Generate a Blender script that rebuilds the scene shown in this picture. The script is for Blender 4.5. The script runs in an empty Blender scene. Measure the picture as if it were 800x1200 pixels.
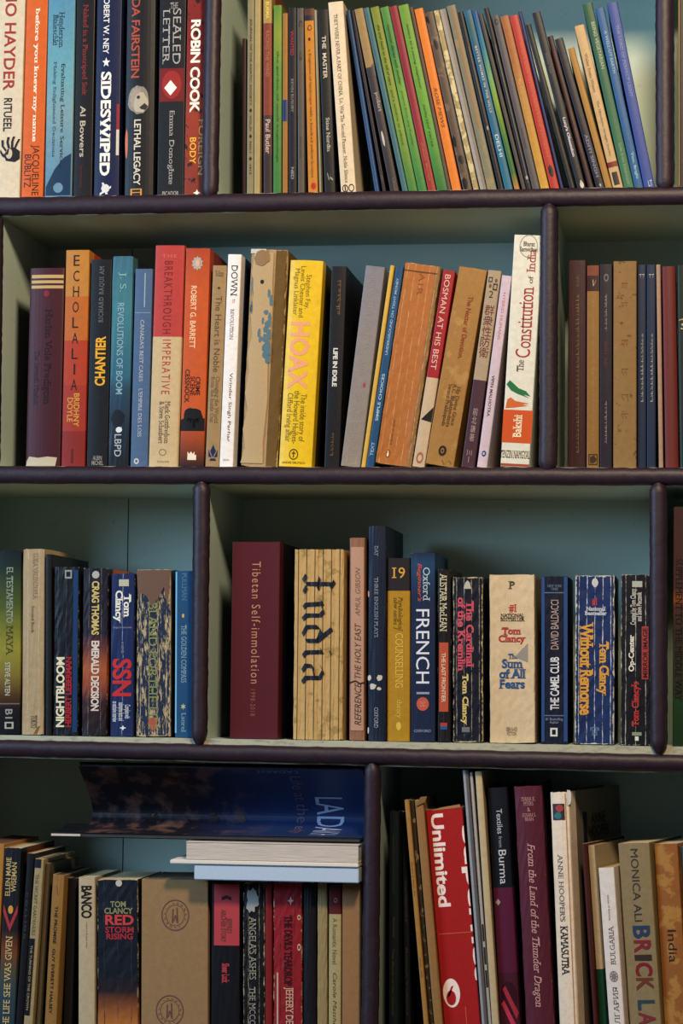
import bpy, bmesh, math, random
from mathutils import Vector, Matrix
R = math.radians
SC = bpy.context.scene
COL = SC.collection
rnd = random.Random(7)

# ---------------------------------------------------------------- camera
FPX = 2800.0                       # focal length in pixels of the 800x1200 frame
CAM_D, CAM_Z = 2.35, 1.2
YAW, PITCH, ROLL = R(8.5), R(4.1), R(0.55)
cd = bpy.data.cameras.new('camera')
cam = bpy.data.objects.new('camera', cd)
COL.objects.link(cam)
cam.location = (0, -CAM_D, CAM_Z)
camR = Matrix.Rotation(YAW, 3, 'Z') @ Matrix.Rotation(R(90) + PITCH, 3, 'X') @ Matrix.Rotation(ROLL, 3, 'Z')
cam.rotation_euler = camR.to_euler()
cd.sensor_fit = 'VERTICAL'
cd.sensor_height = 36.0
cd.lens = 36.0 * FPX / 1200.0
SC.camera = cam

# ---------------------------------------------------------------- view, world, lamps
SC.view_settings.view_transform = 'Standard'
SC.view_settings.look = 'None'
SC.view_settings.gamma = 1
SC.view_settings.use_curve_mapping = False
SC.view_settings.exposure = 0.06
w = bpy.data.worlds.new('room_air'); SC.world = w; w.use_nodes = True
w.node_tree.nodes['Background'].inputs[0].default_value = (0.55, 0.62, 0.85, 1)
w.node_tree.nodes['Background'].inputs[1].default_value = 0.08

def area(name, loc, target, size, power, color, sy=None):
    l = bpy.data.lights.new(name, 'AREA'); l.energy = power; l.color = color
    l.size = size
    if sy: l.shape = 'RECTANGLE'; l.size_y = sy
    o = bpy.data.objects.new(name, l); COL.objects.link(o)
    o.location = loc
    o.rotation_euler = (Vector(target) - Vector(loc)).to_track_quat('-Z', 'Y').to_euler()
    return o
area('warm_ceiling_lamp', (0.02, -1.15, 2.28), (-0.35, 0, 1.30), 0.20, 27, (1.0, 0.77, 0.52))
area('window_daylight', (-2.0, -1.4, 1.95), (-0.3, 0, 1.5), 0.8, 54, (0.44, 0.70, 1.0), 1.0)

# ---------------------------------------------------------------- pixel -> place on the plane y = Y
def at(px, py, Y=0.0):
    d = camR @ Vector((px - 400.0, 600.0 - py, -FPX))
    t = (Y + CAM_D) / d.y
    return Vector((0, -CAM_D, CAM_Z)) + d * t

# ---------------------------------------------------------------- colours and materials
def lin(h, g=1.0):
    v = []
    for i in (0, 2, 4):
        c = int(h[i:i + 2], 16) / 255.0
        c = c / 12.92 if c <= .04045 else ((c + .055) / 1.055) ** 2.4
        v.append(c * g)
    L = max(.0004, .3 * v[0] + .6 * v[1] + .1 * v[2]); k = min(1.1, 1.12 * L ** .16)
    v = [x * k for x in v]
    m = max(v)
    if m > .85: v = [x * .85 / m for x in v]
    return (v[0], v[1], v[2], 1)

class NT:
    def __init__(s, name):
        s.m = bpy.data.materials.new(name); s.m.use_nodes = True
        s.t = s.m.node_tree; s.b = s.t.nodes['Principled BSDF']
    def n(s, k, **kw):
        x = s.t.nodes.new(k)
        for a, v in kw.items(): setattr(x, a, v)
        return x
    def l(s, a, b): s.t.links.new(a, b)
    def math(s, op, a, b=None, c=None, clamp=False):
        x = s.n('ShaderNodeMath', operation=op, use_clamp=clamp)
        for i, v in enumerate((a, b, c)):
            if v is None: continue
            if isinstance(v, (int, float)): x.inputs[i].default_value = v
            else: s.l(v, x.inputs[i])
        return x.outputs[0]
    def mix(s, f, a, b):
        x = s.n('ShaderNodeMix', data_type='RGBA')
        for i, v in ((0, f), (6, a), (7, b)):
            if isinstance(v, (int, float, tuple)): x.inputs[i].default_value = v
            else: s.l(v, x.inputs[i])
        return x.outputs[2]
    def noise(s, vec, scale, detail=3, rough=.6):
        x = s.n('ShaderNodeTexNoise'); x.inputs['Scale'].default_value = scale
        x.inputs['Detail'].default_value = detail; x.inputs['Roughness'].default_value = rough
        if vec is not None: s.l(vec, x.inputs['Vector'])
        return x.outputs[0]
    def scaled(s, vec, sc):
        x = s.n('ShaderNodeVectorMath', operation='MULTIPLY'); s.l(vec, x.inputs[0]); x.inputs[1].default_value = sc
        return x.outputs[0]
    def step(s, v, lo, hi):
        x = s.n('ShaderNodeMapRange'); s.l(v, x.inputs[0]); x.inputs[1].default_value = lo; x.inputs[2].default_value = hi
        return x.outputs[0]
    def bump(s, h, strength=.3, dist=.0005):
        x = s.n('ShaderNodeBump'); x.inputs['Strength'].default_value = strength; x.inputs['Distance'].default_value = dist
        s.l(h, x.inputs['Height']); s.l(x.outputs[0], s.b.inputs['Normal'])

MC = {}
def flat(h, g=1.0, rough=.6, name='ink'):
    k = (h, round(g, 2), rough, name)
    if k not in MC:
        a = NT(name); c = lin(h, g)
        o = a.n('ShaderNodeTexCoord').outputs['Object']
        f = a.step(a.noise(o, 420, 2), .3, .75)
        a.l(a.mix(a.math('MULTIPLY', f, .3), c, tuple(x * .7 for x in c[:3]) + (1,)), a.b.inputs['Base Color'])
        a.b.inputs['Roughness'].default_value = rough
        a.b.inputs['Specular IOR Level'].default_value = .2
        MC[k] = a.m
    return MC[k]

def pages_mat(h, g=1.0, axis=0):
    k = ('pages', h, round(g, 2), axis)
    if k not in MC:
        a = NT('paper_edges'); c = lin(h, g)
        o = a.n('ShaderNodeTexCoord').outputs['Object']
        v = a.scaled(o, (2600, 30, 30) if axis == 0 else (30, 30, 2600))
        f = a.step(a.noise(v, 1, 2), .35, .7)
        a.l(a.mix(f, c, tuple(x * .62 for x in c[:3]) + (1,)), a.b.inputs['Base Color'])
        a.b.inputs['Roughness'].default_value = .9
        a.bump(f, .4, .0004)
        MC[k] = a.m
    return MC[k]

def spine_mat(name, W, H, col, g, bands=(), smooth=False, wear=.25, wcol='b8a88c', creases=0, ccol=None,
              rough=.45, cloth=False, blotch=None, split=None, peel=0.0, wob_=.22):
    """bands: [(fraction of the height from the bottom, colour)] going up"""
    a = NT(name)
    o = a.n('ShaderNodeTexCoord').outputs['Object']
    sx = a.n('ShaderNodeSeparateXYZ'); a.l(o, sx.inputs[0])
    X, Y, Z = sx.outputs
    oi = a.n('ShaderNodeObjectInfo').outputs['Random']
    off = a.n('ShaderNodeVectorMath', operation='ADD'); a.l(o, off.inputs[0])
    cmb = a.n('ShaderNodeCombineXYZ'); a.l(a.math('MULTIPLY', oi, 9.0), cmb.inputs[0]); a.l(cmb.outputs[0], off.inputs[1])
    P = off.outputs[0]
    zn = a.math('DIVIDE', Z, H)
    if bands:
        rp = a.n('ShaderNodeValToRGB'); cr = rp.color_ramp
        cr.interpolation = 'LINEAR' if smooth else 'CONSTANT'
        a.l(zn, rp.inputs[0])
        cr.elements[0].position = 0; cr.elements[0].color = lin(bands[0][1], g)
        cr.elements.remove(cr.elements[1])
        for p, h in bands[1:]:
            e = cr.elements.new(min(.999, p)); e.color = lin(h, g)
        c = rp.outputs[0]
    else:
        c = lin(col, g)
    if split:                                      # (x fraction, colour right of it)
        c = a.mix(a.math('GREATER_THAN', X, (split[0] - .5) * W), c, lin(split[1], g))
    if blotch:                                     # (colour, threshold, scale)
        f = a.step(a.noise(P, blotch[2], 4, .65), blotch[1], blotch[1] + .05)
        c = a.mix(f, c, lin(blotch[0], g))
    # faint mottling of the print
    f = a.step(a.noise(P, 160, 4, .7), .3, .75)
    c2 = a.mix(a.math('MULTIPLY', f, .22), c, (0.02, .015, .01, 1))
    wc = lin(wcol, g)
    # rubbed edges
    ex = a.math('DIVIDE', a.math('ABSOLUTE', X), W / 2)
    ez = a.math('DIVIDE', a.math('ABSOLUTE', a.math('SUBTRACT', Z, H / 2)), H / 2)
    dx = a.math('MULTIPLY', a.math('SUBTRACT', 1.0, ex), W / 2 * 1000)      # mm to the side edge
    dz = a.math('MULTIPLY', a.math('SUBTRACT', 1.0, ez), H / 2 * 1000)
    d = a.math('MINIMUM', dx, dz)
    nz = a.noise(P, 130, 4, .75)
    m = a.math('SUBTRACT', a.math('MULTIPLY', nz, 6.0 * wear + .8), d)
    m = a.step(m, 1.9, 2.6)
    m = a.math('MULTIPLY', m, a.math('LESS_THAN', Y, .004))
    c3 = a.mix(m, c2, wc)
    hgt = nz
    if creases:
        wob = a.math('MULTIPLY', a.math('SUBTRACT', a.noise(a.scaled(P, (25, 1, 45)), 1, 3), .5), wob_)
        fr = a.math('FRACT', a.math('ADD', a.math('ADD', a.math('MULTIPLY', X, creases / W), wob), .5 if creases % 2 else 0.0))
        dd = a.math('MULTIPLY', a.math('ABSOLUTE', a.math('SUBTRACT', fr, .5)), W / creases * 1000)
        nn = a.noise(a.scaled(P, (200, 40, 90)), 1, 5, .75)
        q = a.step(a.math('SUBTRACT', a.math('MULTIPLY', nn, 2.6), dd), .95, 1.25)
        if wob_ < .1: q = a.step(dd, .65, .25)
        q = a.math('MULTIPLY', q, a.math('LESS_THAN', Y, .004))
        c3 = a.mix(q, c3, lin(ccol or wcol, g))
    if peel:
        nn = a.noise(a.scaled(P, (330, 100, 60)), 1, 5, .75)
        q = a.step(nn, 1 - peel, 1 - peel + .03)
        q = a.math('MULTIPLY', q, a.math('LESS_THAN', Y, .004))
        c3 = a.mix(q, c3, wc)
        hgt = nn
    a.l(c3, a.b.inputs['Base Color'])
    a.b.inputs['Roughness'].default_value = rough
    a.b.inputs['Specular IOR Level'].default_value = .2
    if cloth:
        wv = a.noise(a.scaled(P, (1500, 1500, 2200)), 1, 1)
        a.bump(wv, .5, .0003)
    else:
        a.bump(hgt, .35, .0004)
    return a.m

# ---------------------------------------------------------------- mesh helpers
def mesh_obj(name, verts, faces, mats, parent=None, fm=None, smooth=False, me=None):
    if me is None:
        me = bpy.data.meshes.new(name)
        me.from_pydata([tuple(v) for v in verts], [], faces)
        for m in (mats if isinstance(mats, (list, tuple)) else [mats]): me.materials.append(m)
        if fm: me.polygons.foreach_set('material_index', fm)
        if smooth: me.polygons.foreach_set('use_smooth', [True] * len(me.polygons))
        me.update()
    o = bpy.data.objects.new(name, me); COL.objects.link(o)
    if parent: o.parent = parent
    return o

def empty(name, loc, rot=None):
    o = bpy.data.objects.new(name, None); COL.objects.link(o)
    o.empty_display_size = .02
    o.location = loc
    if rot is not None: o.rotation_euler = rot
    return o

def tag(o, label=None, cat=None, group=None, kind=None):
    for k, v in (('label', label), ('category', cat), ('group', group), ('kind', kind)):
        if v: o[k] = v
    return o

def box(V, F, x0, x1, y0, y1, z0, z1):
    b = len(V)
    V += [(x0, y0, z0), (x1, y0, z0), (x1, y1, z0), (x0, y1, z0), (x0, y0, z1), (x1, y0, z1), (x1, y1, z1), (x0, y1, z1)]
    F += [(b, b + 3, b + 2, b + 1), (b + 4, b + 5, b + 6, b + 7), (b, b + 1, b + 5, b + 4), (b + 1, b + 2, b + 6, b + 5), (b + 2, b + 3, b + 7, b + 6), (b + 3, b, b + 4, b + 7)]

def bevel_box(name, x0, x1, y0, y1, z0, z1, r, mat, parent=None, seg=2):
    V, F = [], []; box(V, F, x0, x1, y0, y1, z0, z1)
    bm = bmesh.new(); vs = [bm.verts.new(v) for v in V]
    for f in F: bm.faces.new([vs[i] for i in f])
    bmesh.ops.bevel(bm, geom=bm.edges[:], offset=r, segments=seg, affect='EDGES')
    me = bpy.data.meshes.new(name); bm.to_mesh(me); bm.free()
    me.materials.append(mat)
    return mesh_obj(name, 0, 0, 0, parent, me=me)

# ---------------------------------------------------------------- lettering
GC = {}
def glyphs(s, st):
    """2D outline mesh of a string: (verts, faces); st letters: b bold, x extra bold, s serif, i italic, w spaced"""
    k = (s, st)
    if k in GC: return GC[k]
    c = bpy.data.curves.new('lettering', 'FONT'); c.body = s; c.size = 1
    c.resolution_u = 3
    c.align_x = 'CENTER' if '\n' in s else 'LEFT'
    c.space_line = .82
    if 'b' in st: c.offset = .014
    if 'x' in st: c.offset = .03
    if 't' in st: c.offset = -.008
    if 'i' in st: c.shear = .3
    if 'w' in st: c.space_character = 1.25
    if 'n' in st: c.space_character = .93
    o = bpy.data.objects.new('lettering', c)
    m = bpy.data.meshes.new_from_object(o)
    V = [(v.co.x, v.co.y) for v in m.vertices]
    F = [tuple(p.vertices) for p in m.polygons]
    if 's' in st:
        cnt = {}
        for f in F:
            for i in range(len(f)):
                e = (f[i], f[(i + 1) % len(f)]); kk = (min(e), max(e)); cnt[kk] = cnt.get(kk, 0) + 1
        # the mesh may come with unwelded triangles: match by position
        pos = {}
        for (i, j), n in cnt.items():
            a, b = V[i], V[j]; q = tuple(sorted(((round(a[0], 3), round(a[1], 3)), (round(b[0], 3), round(b[1], 3)))))
            pos[q] = pos.get(q, 0) + n
        ys = [p[1] for p in V]
        for (a, b), n in pos.items():
            if n != 1 or abs(a[1] - b[1]) > .004: continue
            L = abs(a[0] - b[0])
            if not .03 < L < .24: continue
            y = a[1]; top = None
            for ln in range(s.count('\n') + 1):
                fy = y + .82 * ln
                if abs(fy) < .05: top = 1
                elif .42 < fy < .76 and top is None: top = -1
            if top is None: continue
            e = .10; t = .06 * top
            x0, x1 = min(a[0], b[0]) - e, max(a[0], b[0]) + e
            i = len(V)
            V += [(x0, y), (x1, y), (x1, y + t), (x0, y + t)]
            F.append((i, i + 1, i + 2, i + 3))
    bpy.data.objects.remove(o); bpy.data.curves.remove(c); bpy.data.meshes.remove(m)
    GC[k] = (V, F)
    return GC[k]

def nib(V, F, pts, w=.10, ang=40):
    """broad-nib pen stroke through pts"""
    dx, dy = math.cos(R(ang)) * w / 2, math.sin(R(ang)) * w / 2
    for (x0, y0), (x1, y1) in zip(pts, pts[1:]):
        i = len(V)
        V += [(x0 - dx, y0 - dy), (x0 + dx, y0 + dy), (x1 + dx, y1 + dy), (x1 - dx, y1 - dy)]
        F.append((i, i + 1, i + 2, i + 3))

def blackletter_india():
    V, F = [], []
    def L(x, *strokes):
        for s in strokes: nib(V, F, [(x + p[0], p[1]) for p in s], .13, 38)
    L(0, [(0, .95), (.14, 1.05), (.30, .92), (.42, 1.0)], [(.2, .95), (.2, .1)], [(-.02, .1), (.12, 0), (.28, .12), (.42, .02)], [(.04, .55), (.34, .5)])
    L(.62, [(0, .58), (.09, .68), (.12, .12), (.2, .02)], [(.09, .6), (.3, .7), (.4, .58), (.4, .12), (.5, 0)])
    L(1.32, [(.1, .62), (0, .5), (0, .14), (.2, 0), (.36, .12)], [(.1, .62), (.36, .5), (.36, .12)], [(.36, .5), (.05, .98), (-.02, .92)])
    L(1.88, [(0, .58), (.09, .68), (.1, .12), (.2, .02)], [(.08, .9), (.14, .98)])
    L(2.3, [(.02, .6), (.18, .7), (.34, .58), (.34, .12), (.46, 0)], [(.34, .42), (.04, .34), (.02, .12), (.16, 0), (.34, .14)])
    return V, F

def uchen(n, seed):
    """a line of n head-barred syllable letters as on the block-printed style spines"""
    r = random.Random(seed); V, F = [], []
    x = 0
    for i in range(n):
        w = r.uniform(.42, .6)
        nib(V, F, [(x, .74), (x + w, .74)], .10, 80)
        k = r.randint(0, 4)
        if k == 0: nib(V, F, [(x + w * .8, .72), (x + w * .75, .05)], .11, 20); nib(V, F, [(x + .05, .7), (x + .1, .4), (x + w * .7, .38)], .07)
        elif k == 1: nib(V, F, [(x + w * .2, .7), (x + .05, .45), (x + w * .5, .35), (x + w * .85, .0)], .09)
        elif k == 2: nib(V, F, [(x + w * .3, .72), (x + w * .25, .3), (x + w * .7, .3), (x + w * .75, .7)], .08)
        elif k == 3: nib(V, F, [(x + w * .85, .72), (x + w * .85, -.2)], .1, 20); nib(V, F, [(x + w * .1, .5), (x + w * .4, .62), (x + w * .7, .4)], .08)
        else: nib(V, F, [(x + w * .5, .7), (x + w * .15, .42), (x + w * .55, .3), (x + w * .35, -.05)], .09)
        if r.random() < .35: nib(V, F, [(x + w * .2, .95), (x + w * .6, 1.05)], .08)
        x += w + .03
        if r.random() < .4:
            nib(V, F, [(x + .05, .7), (x + .1, .62)], .09); x += .16
    return V, F

def clip_mesh(me, co, no):
    bm = bmesh.new(); bm.from_mesh(me)
    bmesh.ops.bisect_plane(bm, geom=bm.verts[:] + bm.edges[:] + bm.faces[:], plane_co=co, plane_no=no, clear_outer=True)
    bm.to_mesh(me); bm.free()

ROT = {'d': lambda u, v: (v, 1 - u), 'u': lambda u, v: (1 - v, u), 'h': lambda u, v: (u, v)}
def place_print(name, VF, d, x0, x1, z0, z1, mat, parent, yf, clipx=None, cuts=0):
    V, F = VF
    if not V: return None
    a0 = min(p[0] for p in V); a1 = max(p[0] for p in V); b0 = min(p[1] for p in V); b1 = max(p[1] for p in V)
    out = []
    for p in V:
        u = (p[0] - a0) / (a1 - a0 or 1); v = (p[1] - b0) / (b1 - b0 or 1)
        s, t = ROT[d](u, v)
        x = x0 + (x1 - x0) * s; z = z0 + (z1 - z0) * t
        out.append((x, yf(x) - .00025, z))
    o = mesh_obj(name, out, F, mat, parent)
    if cuts:
        bm = bmesh.new(); bm.from_mesh(o.data)
        lo, hi = min(x0, x1), max(x0, x1)
        for cx_ in cuts:
            if lo + 1e-4 < cx_ < hi - 1e-4:
                bmesh.ops.bisect_plane(bm, geom=bm.verts[:] + bm.edges[:] + bm.faces[:], plane_co=(cx_, 0, 0), plane_no=(1, 0, 0))
        for v in bm.verts: v.co.y = yf(v.co.x) - .00025
        bm.to_mesh(o.data); bm.free()
    if clipx is not None: clip_mesh(o.data, (clipx, 0, 0), (1, 0, 0))
    return o

# small printed marks, unit square 0..1
def disc(n=20, r=.5, r0=0):
    V, F = [], []
    for i in range(n):
        a = 2 * math.pi * i / n
        V.append((.5 + r * math.cos(a), .5 + r * math.sin(a)))
    if r0:
        for i in range(n):
            a = 2 * math.pi * i / n
            V.append((.5 + r0 * math.cos(a), .5 + r0 * math.sin(a)))
        F = [(i, (i + 1) % n, n + (i + 1) % n, n + i) for i in range(n)]
    else: F = [tuple(range(n))]
    return V, F
def poly(*pts): return list(pts), [tuple(range(len(pts)))]
RECT = poly((0, 0), (1, 0), (1, 1), (0, 1))
def merge(*vfs):
    V, F = [], []
    for v, f in vfs:
        b = len(V); V += v; F += [tuple(i + b for i in q) for q in f]
    return V, F
def frame(t=.15, ty=None):
    ty = ty or t
    return [(0, 0), (1, 0), (1, 1), (0, 1), (t, ty), (1 - t, ty), (1 - t, 1 - ty), (t, 1 - ty)], [(0, 1, 5, 4), (1, 2, 6, 5), (2, 3, 7, 6), (3, 0, 4, 7)]
def star(n=5, q=.42):
    P = []
    for i in range(2 * n):
        r = .5 if i % 2 == 0 else .5 * q
        a = math.pi / 2 + math.pi * i / n
        P.append((.5 + r * math.cos(a), .5 + r * math.sin(a)))
    return P + [(.5, .5)], [(i, (i + 1) % (2 * n), 2 * n) for i in range(2 * n)]
def stroke(pts, w=.1, ang=60):
    V, F = [], []; nib(V, F, pts, w, ang); return V, F
def penguin():
    return merge(poly((.35, .05), (.65, .05), (.8, .35), (.72, .68), (.55, .8), (.38, .7), (.22, .4)), poly((.4, .7), (.6, .72), (.62, .92), (.5, 1), (.36, .92), (.2, .86), (.36, .84)))
def ragged(seed, n=18, ax=.22):
    """blob with an uneven torn outline"""
    r = random.Random(seed); P = []
    ph = [(k, r.uniform(0, 6.28), r.uniform(.3, 1) / k ** .6) for k in (2, 3, 5, 7)]
    for i in range(n):
        a = 2 * math.pi * i / n
        q = sum(w_ * math.sin(k * a + p_) for k, p_, w_ in ph) / 2.2 + r.uniform(-.35, .35)
        q = .5 * (1 - ax * (.5 + .5 * q))
        P.append((.5 + q * math.cos(a), .5 + q * math.sin(a)))
    return P + [(.5, .5)], [(i, (i + 1) % n, n) for i in range(n)]
# ---------------------------------------------------------------- setting: floor and wall of the room behind the bookcase
def wood_floor():
    a = NT('floor_boards'); o = a.n('ShaderNodeTexCoord').outputs['Object']
    f = a.noise(a.scaled(o, (1.5, 14, 1)), 1, 4)
    a.l(a.mix(f, (.20, .12, .07, 1), (.10, .055, .03, 1)), a.b.inputs['Base Color']); a.b.inputs['Roughness'].default_value = .5
    return a.m
def plaster():
    a = NT('wall_paint'); o = a.n('ShaderNodeTexCoord').outputs['Object']
    f = a.noise(o, 6, 4)
    a.l(a.mix(f, (.42, .40, .34, 1), (.36, .34, .30, 1)), a.b.inputs['Base Color']); a.b.inputs['Roughness'].default_value = .85
    return a.m
V, F = [], []; box(V, F, -3.2, 2.4, -3.4, .26, -.05, 0)
tag(mesh_obj('floor', V, F, wood_floor()), kind='structure')
V, F = [], []; box(V, F, -3.2, 2.4, .22, .30, 0, 2.6)
tag(mesh_obj('wall_back', V, F, plaster()), kind='structure')

# ---------------------------------------------------------------- bookcase
XA, XB = at(-95, 600).x, at(905, 600).x
def line(ya, yb):
    """straight line through the picture points (0, ya) and (800, yb) of the front plane -> z(X)"""
    p, q = at(0, ya), at(800, yb)
    k = (q.z - p.z) / (q.x - p.x)
    return lambda X: p.z + (X - p.x) * k
TOP = {0: line(-86, -96), 1: line(231.5, 218.5), 2: line(546.3, 548.2), 3: line(861.5, 875.5), 4: line(1226, 1246)}
BOT = {0: line(-65, -75), 1: line(253.6, 240), 2: line(567.2, 569.3), 3: line(887.3, 906), 4: line(1248, 1268)}
MTOP = dict(TOP); MTOP[3] = line(866.5, 884.5)
DEPTH = .19

def paint_mat():
    a = NT('shelf_paint'); o = a.n('ShaderNodeTexCoord').outputs['Object']
    f = a.noise(o, 9, 4); g = a.noise(o, 90, 3, .7)
    c = a.mix(f, (.36, .49, .45, 1), (.45, .52, .42, 1))
    c = a.mix(a.math('MULTIPLY', a.step(g, .62, .75), .35), c, (.2, .24, .2, 1))
    a.l(c, a.b.inputs['Base Color']); a.b.inputs['Roughness'].default_value = .6
    a.bump(g, .25, .0006)
    return a.m
PAINT = paint_mat()
def edge_mat():
    a = NT('worn_cream_edge'); o = a.n('ShaderNodeTexCoord').outputs['Object']
    g = a.noise(a.scaled(o, (60, 60, 160)), 1, 4, .7)
    c = a.mix(a.step(g, .5, .62), (.36, .34, .23, 1), (.24, .23, .17, 1))
    a.l(c, a.b.inputs['Base Color']); a.b.inputs['Roughness'].default_value = .65
    return a.m
EDGE = edge_mat()
def mould_mat():
    a = NT('dark_varnish'); o = a.n('ShaderNodeTexCoord').outputs['Object']
    f = a.noise(o, 28, 5, .6); g = a.noise(o, 210, 3, .7); h = a.noise(o, 75, 4, .8)
    c = a.mix(f, (.009, .004, .013, 1), (.022, .009, .013, 1))
    c = a.mix(a.math('MULTIPLY', a.step(g, .55, .8), .4), c, (.06, .028, .024, 1))
    c = a.mix(a.step(h, .775, .80), c, (.38, .30, .2, 1))
    a.l(c, a.b.inputs['Base Color']); a.b.inputs['Roughness'].default_value = .5
    a.b.inputs['Specular IOR Level'].default_value = .35
    a.bump(a.noise(o, 60, 5, .7), .5, .0012)
    return a.m
MOULD = mould_mat()

case = empty('bookcase', ((XA + XB) / 2, .1, 0))
tag(case, 'wall bookcase painted blue-green inside with rounded dark purple-brown edge mouldings, holding all the books', 'bookcase')
CL = case.location
def case_mesh(name, V, F, mat, fm=None, smooth=False):
    return mesh_obj(name, [(v[0] - CL.x, v[1] - CL.y, v[2]) for v in V], F, mat, case, fm, smooth)

for r in range(5):                                  # shelf boards, cut into a few lengths so the front edge can waver
    V = []; F = []; fm = []
    N = 40; t, b = TOP[r], BOT[r]
    for i in range(N + 1):
        X = XA + (XB - XA) * i / N; j = rnd.uniform(-.0004, .0004)
        V += [(X, 0, b(X) + j), (X, 0, t(X) + (j if 0 < i < N else 0) * .5), (X, DEPTH, t(X)), (X, DEPTH, b(X))]
    for i in range(N):
        o = 4 * i
        F += [(o, o + 4, o + 5, o + 1), (o + 1, o + 5, o + 6, o + 2), (o + 2, o + 6, o + 7, o + 3), (o + 3, o + 7, o + 4, o)]; fm += [1, 0, 0, 0]
    F += [(0, 1, 2, 3), (4 * N + 3, 4 * N + 2, 4 * N + 1, 4 * N)]; fm += [0, 0]
    case_mesh('shelf_board', V, F, [PAINT, EDGE], fm)

def half_round(name, p0, p1, w0, w1, side, out=.008, y0=-.0001, tip0=0, tip1=0, n=40, jit=.00035):
    """half-round strip from p0 to p1 (x,z); side = unit direction across"""
    V, F = [], []; m = 9
    for i in range(n + 1):
        t = i / n; s = 1.0
        if tip0 and t < tip0: s = max(.06, t / tip0)
        if tip1 and t > 1 - tip1: s = max(.06, (1 - t) / tip1)
        w = (w0 + (w1 - w0) * t) * s
        cx = p0[0] + (p1[0] - p0[0]) * t; cz = p0[1] + (p1[1] - p0[1]) * t
        jx = rnd.uniform(-jit, jit)
        for k in range(m):
            a = math.pi * k / (m - 1)
            q = -math.cos(a) * w / 2 + jx
            V.append((cx + side[0] * q, y0 - out * (math.sin(a) ** .75) * (.35 + .65 * s), cz + side[1] * q))
    for i in range(n):
        for k in range(m - 1):
            F.append((i * m + k, i * m + k + 1, (i + 1) * m + k + 1, (i + 1) * m + k))
        F.append((i * m + m - 1, i * m, (i + 1) * m, (i + 1) * m + m - 1))
    F.append(tuple(range(m))); F.append(tuple(n * m + k for k in reversed(range(m))))
    return case_mesh(name, V, F, MOULD, smooth=True)

for r in range(5):
    a, b = MTOP[r], BOT[r]
    e = .0012 if r == 3 else .0003
    za, zb = (a(XA) + b(XA) + e) / 2, (a(XB) + b(XB) + e) / 2
    half_round('edge_moulding', (XA, za), (XB, zb), a(XA) - b(XA) - e, a(XB) - b(XB) - e, (0, 1), n=120)

# dividers: row, picture x of left and right edge at the top and at the bottom of the opening
POSTS = [(1, 240, 260, 236, 256.5), (1, 767, 790, 768, 791), (2, -18, 5, -22, 1), (2, 632.5, 654.5, 630.5, 653.5),
         (3, 226, 247, 224, 243.5), (3, 760, 782.5, 761, 782.5), (4, 426.5, 447, 422.5, 444)]
ROWPX = {1: (-65, 226), 2: (247, 547), 3: (568, 868), 4: (895, 1236)}
DIV = []
for r, a, b, c, d in POSTS + [(r, -95, -78, -95, -78) for r in (1, 2, 3, 4)] + [(r, 888, 905, 888, 905) for r in (1, 2, 3, 4)]:
    yt, yb = ROWPX[r]
    if r == 1 and a > 0: sl = -65.0 / 230; a, b = a + (a - c) * .28, b + (b - d) * .28
    x0t, x1t, x0b, x1b = at(a, yt).x, at(b, yt).x, at(c, yb).x, at(d, yb).x
    zt0, zt1 = BOT[r - 1](x0t) - .0001, BOT[r - 1](x1t) - .0001
    zb0, zb1 = TOP[r](x0b) + .0001, TOP[r](x1b) + .0001
    ins = .0036 if -95 < a < 800 else 0
    V = [(x0b + ins, 0, zb0), (x1b - ins, 0, zb1), (x1t - ins, 0, zt1), (x0t + ins, 0, zt0)]; V += [(v[0], DEPTH, v[2]) for v in V]
    F = [(0, 1, 2, 3), (7, 6, 5, 4), (0, 4, 5, 1), (1, 5, 6, 2), (2, 6, 7, 3), (3, 7, 4, 0)]
    case_mesh('divider', V, F, [PAINT, EDGE], [1, 0, 0, 0, 0, 0])
    DIV.append((r, (x0b + ins, zb0), (x1b - ins, zb1), (x0t + ins, zt0), (x1t - ins, zt1)))
    wt, wb = x1t - x0t, x1b - x0b
    L = zt0 - zb0
    half_round('edge_moulding', ((x0b + x1b) / 2, zb0 - .0105), ((x0t + x1t) / 2, zt0 + .005), wb - .0008, wt - .0008, (1, 0),
               out=.0088, tip0=.011 / L, tip1=.006 / L, n=60)
# back of painted boards, with the joint that shows in the third row
JX = at(150, 620, DEPTH).x
xs = [XA, JX, XB]
for i in range(2):
    g0 = .0006 if i else 0; g1 = .0006 if i < 1 else 0
    V, F = [], []; box(V, F, xs[i] + g0, xs[i + 1] - g1, DEPTH + .0002, DEPTH + .01, BOT[4](XA), TOP[0](XA))
    case_mesh('back_panel', V, F, PAINT)
V, F = [], []; box(V, F, XA, XB, DEPTH + .0102, DEPTH + .014, BOT[4](XA), TOP[0](XA)); case_mesh('backing_board', V, F, flat('2a2c28'))
zb = min(BOT[4](XA), BOT[4](XB)) - .0005
V, F = [], []; box(V, F, XA, XB, .012, DEPTH, .0, zb); case_mesh('plinth', V, F, PAINT)

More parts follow.
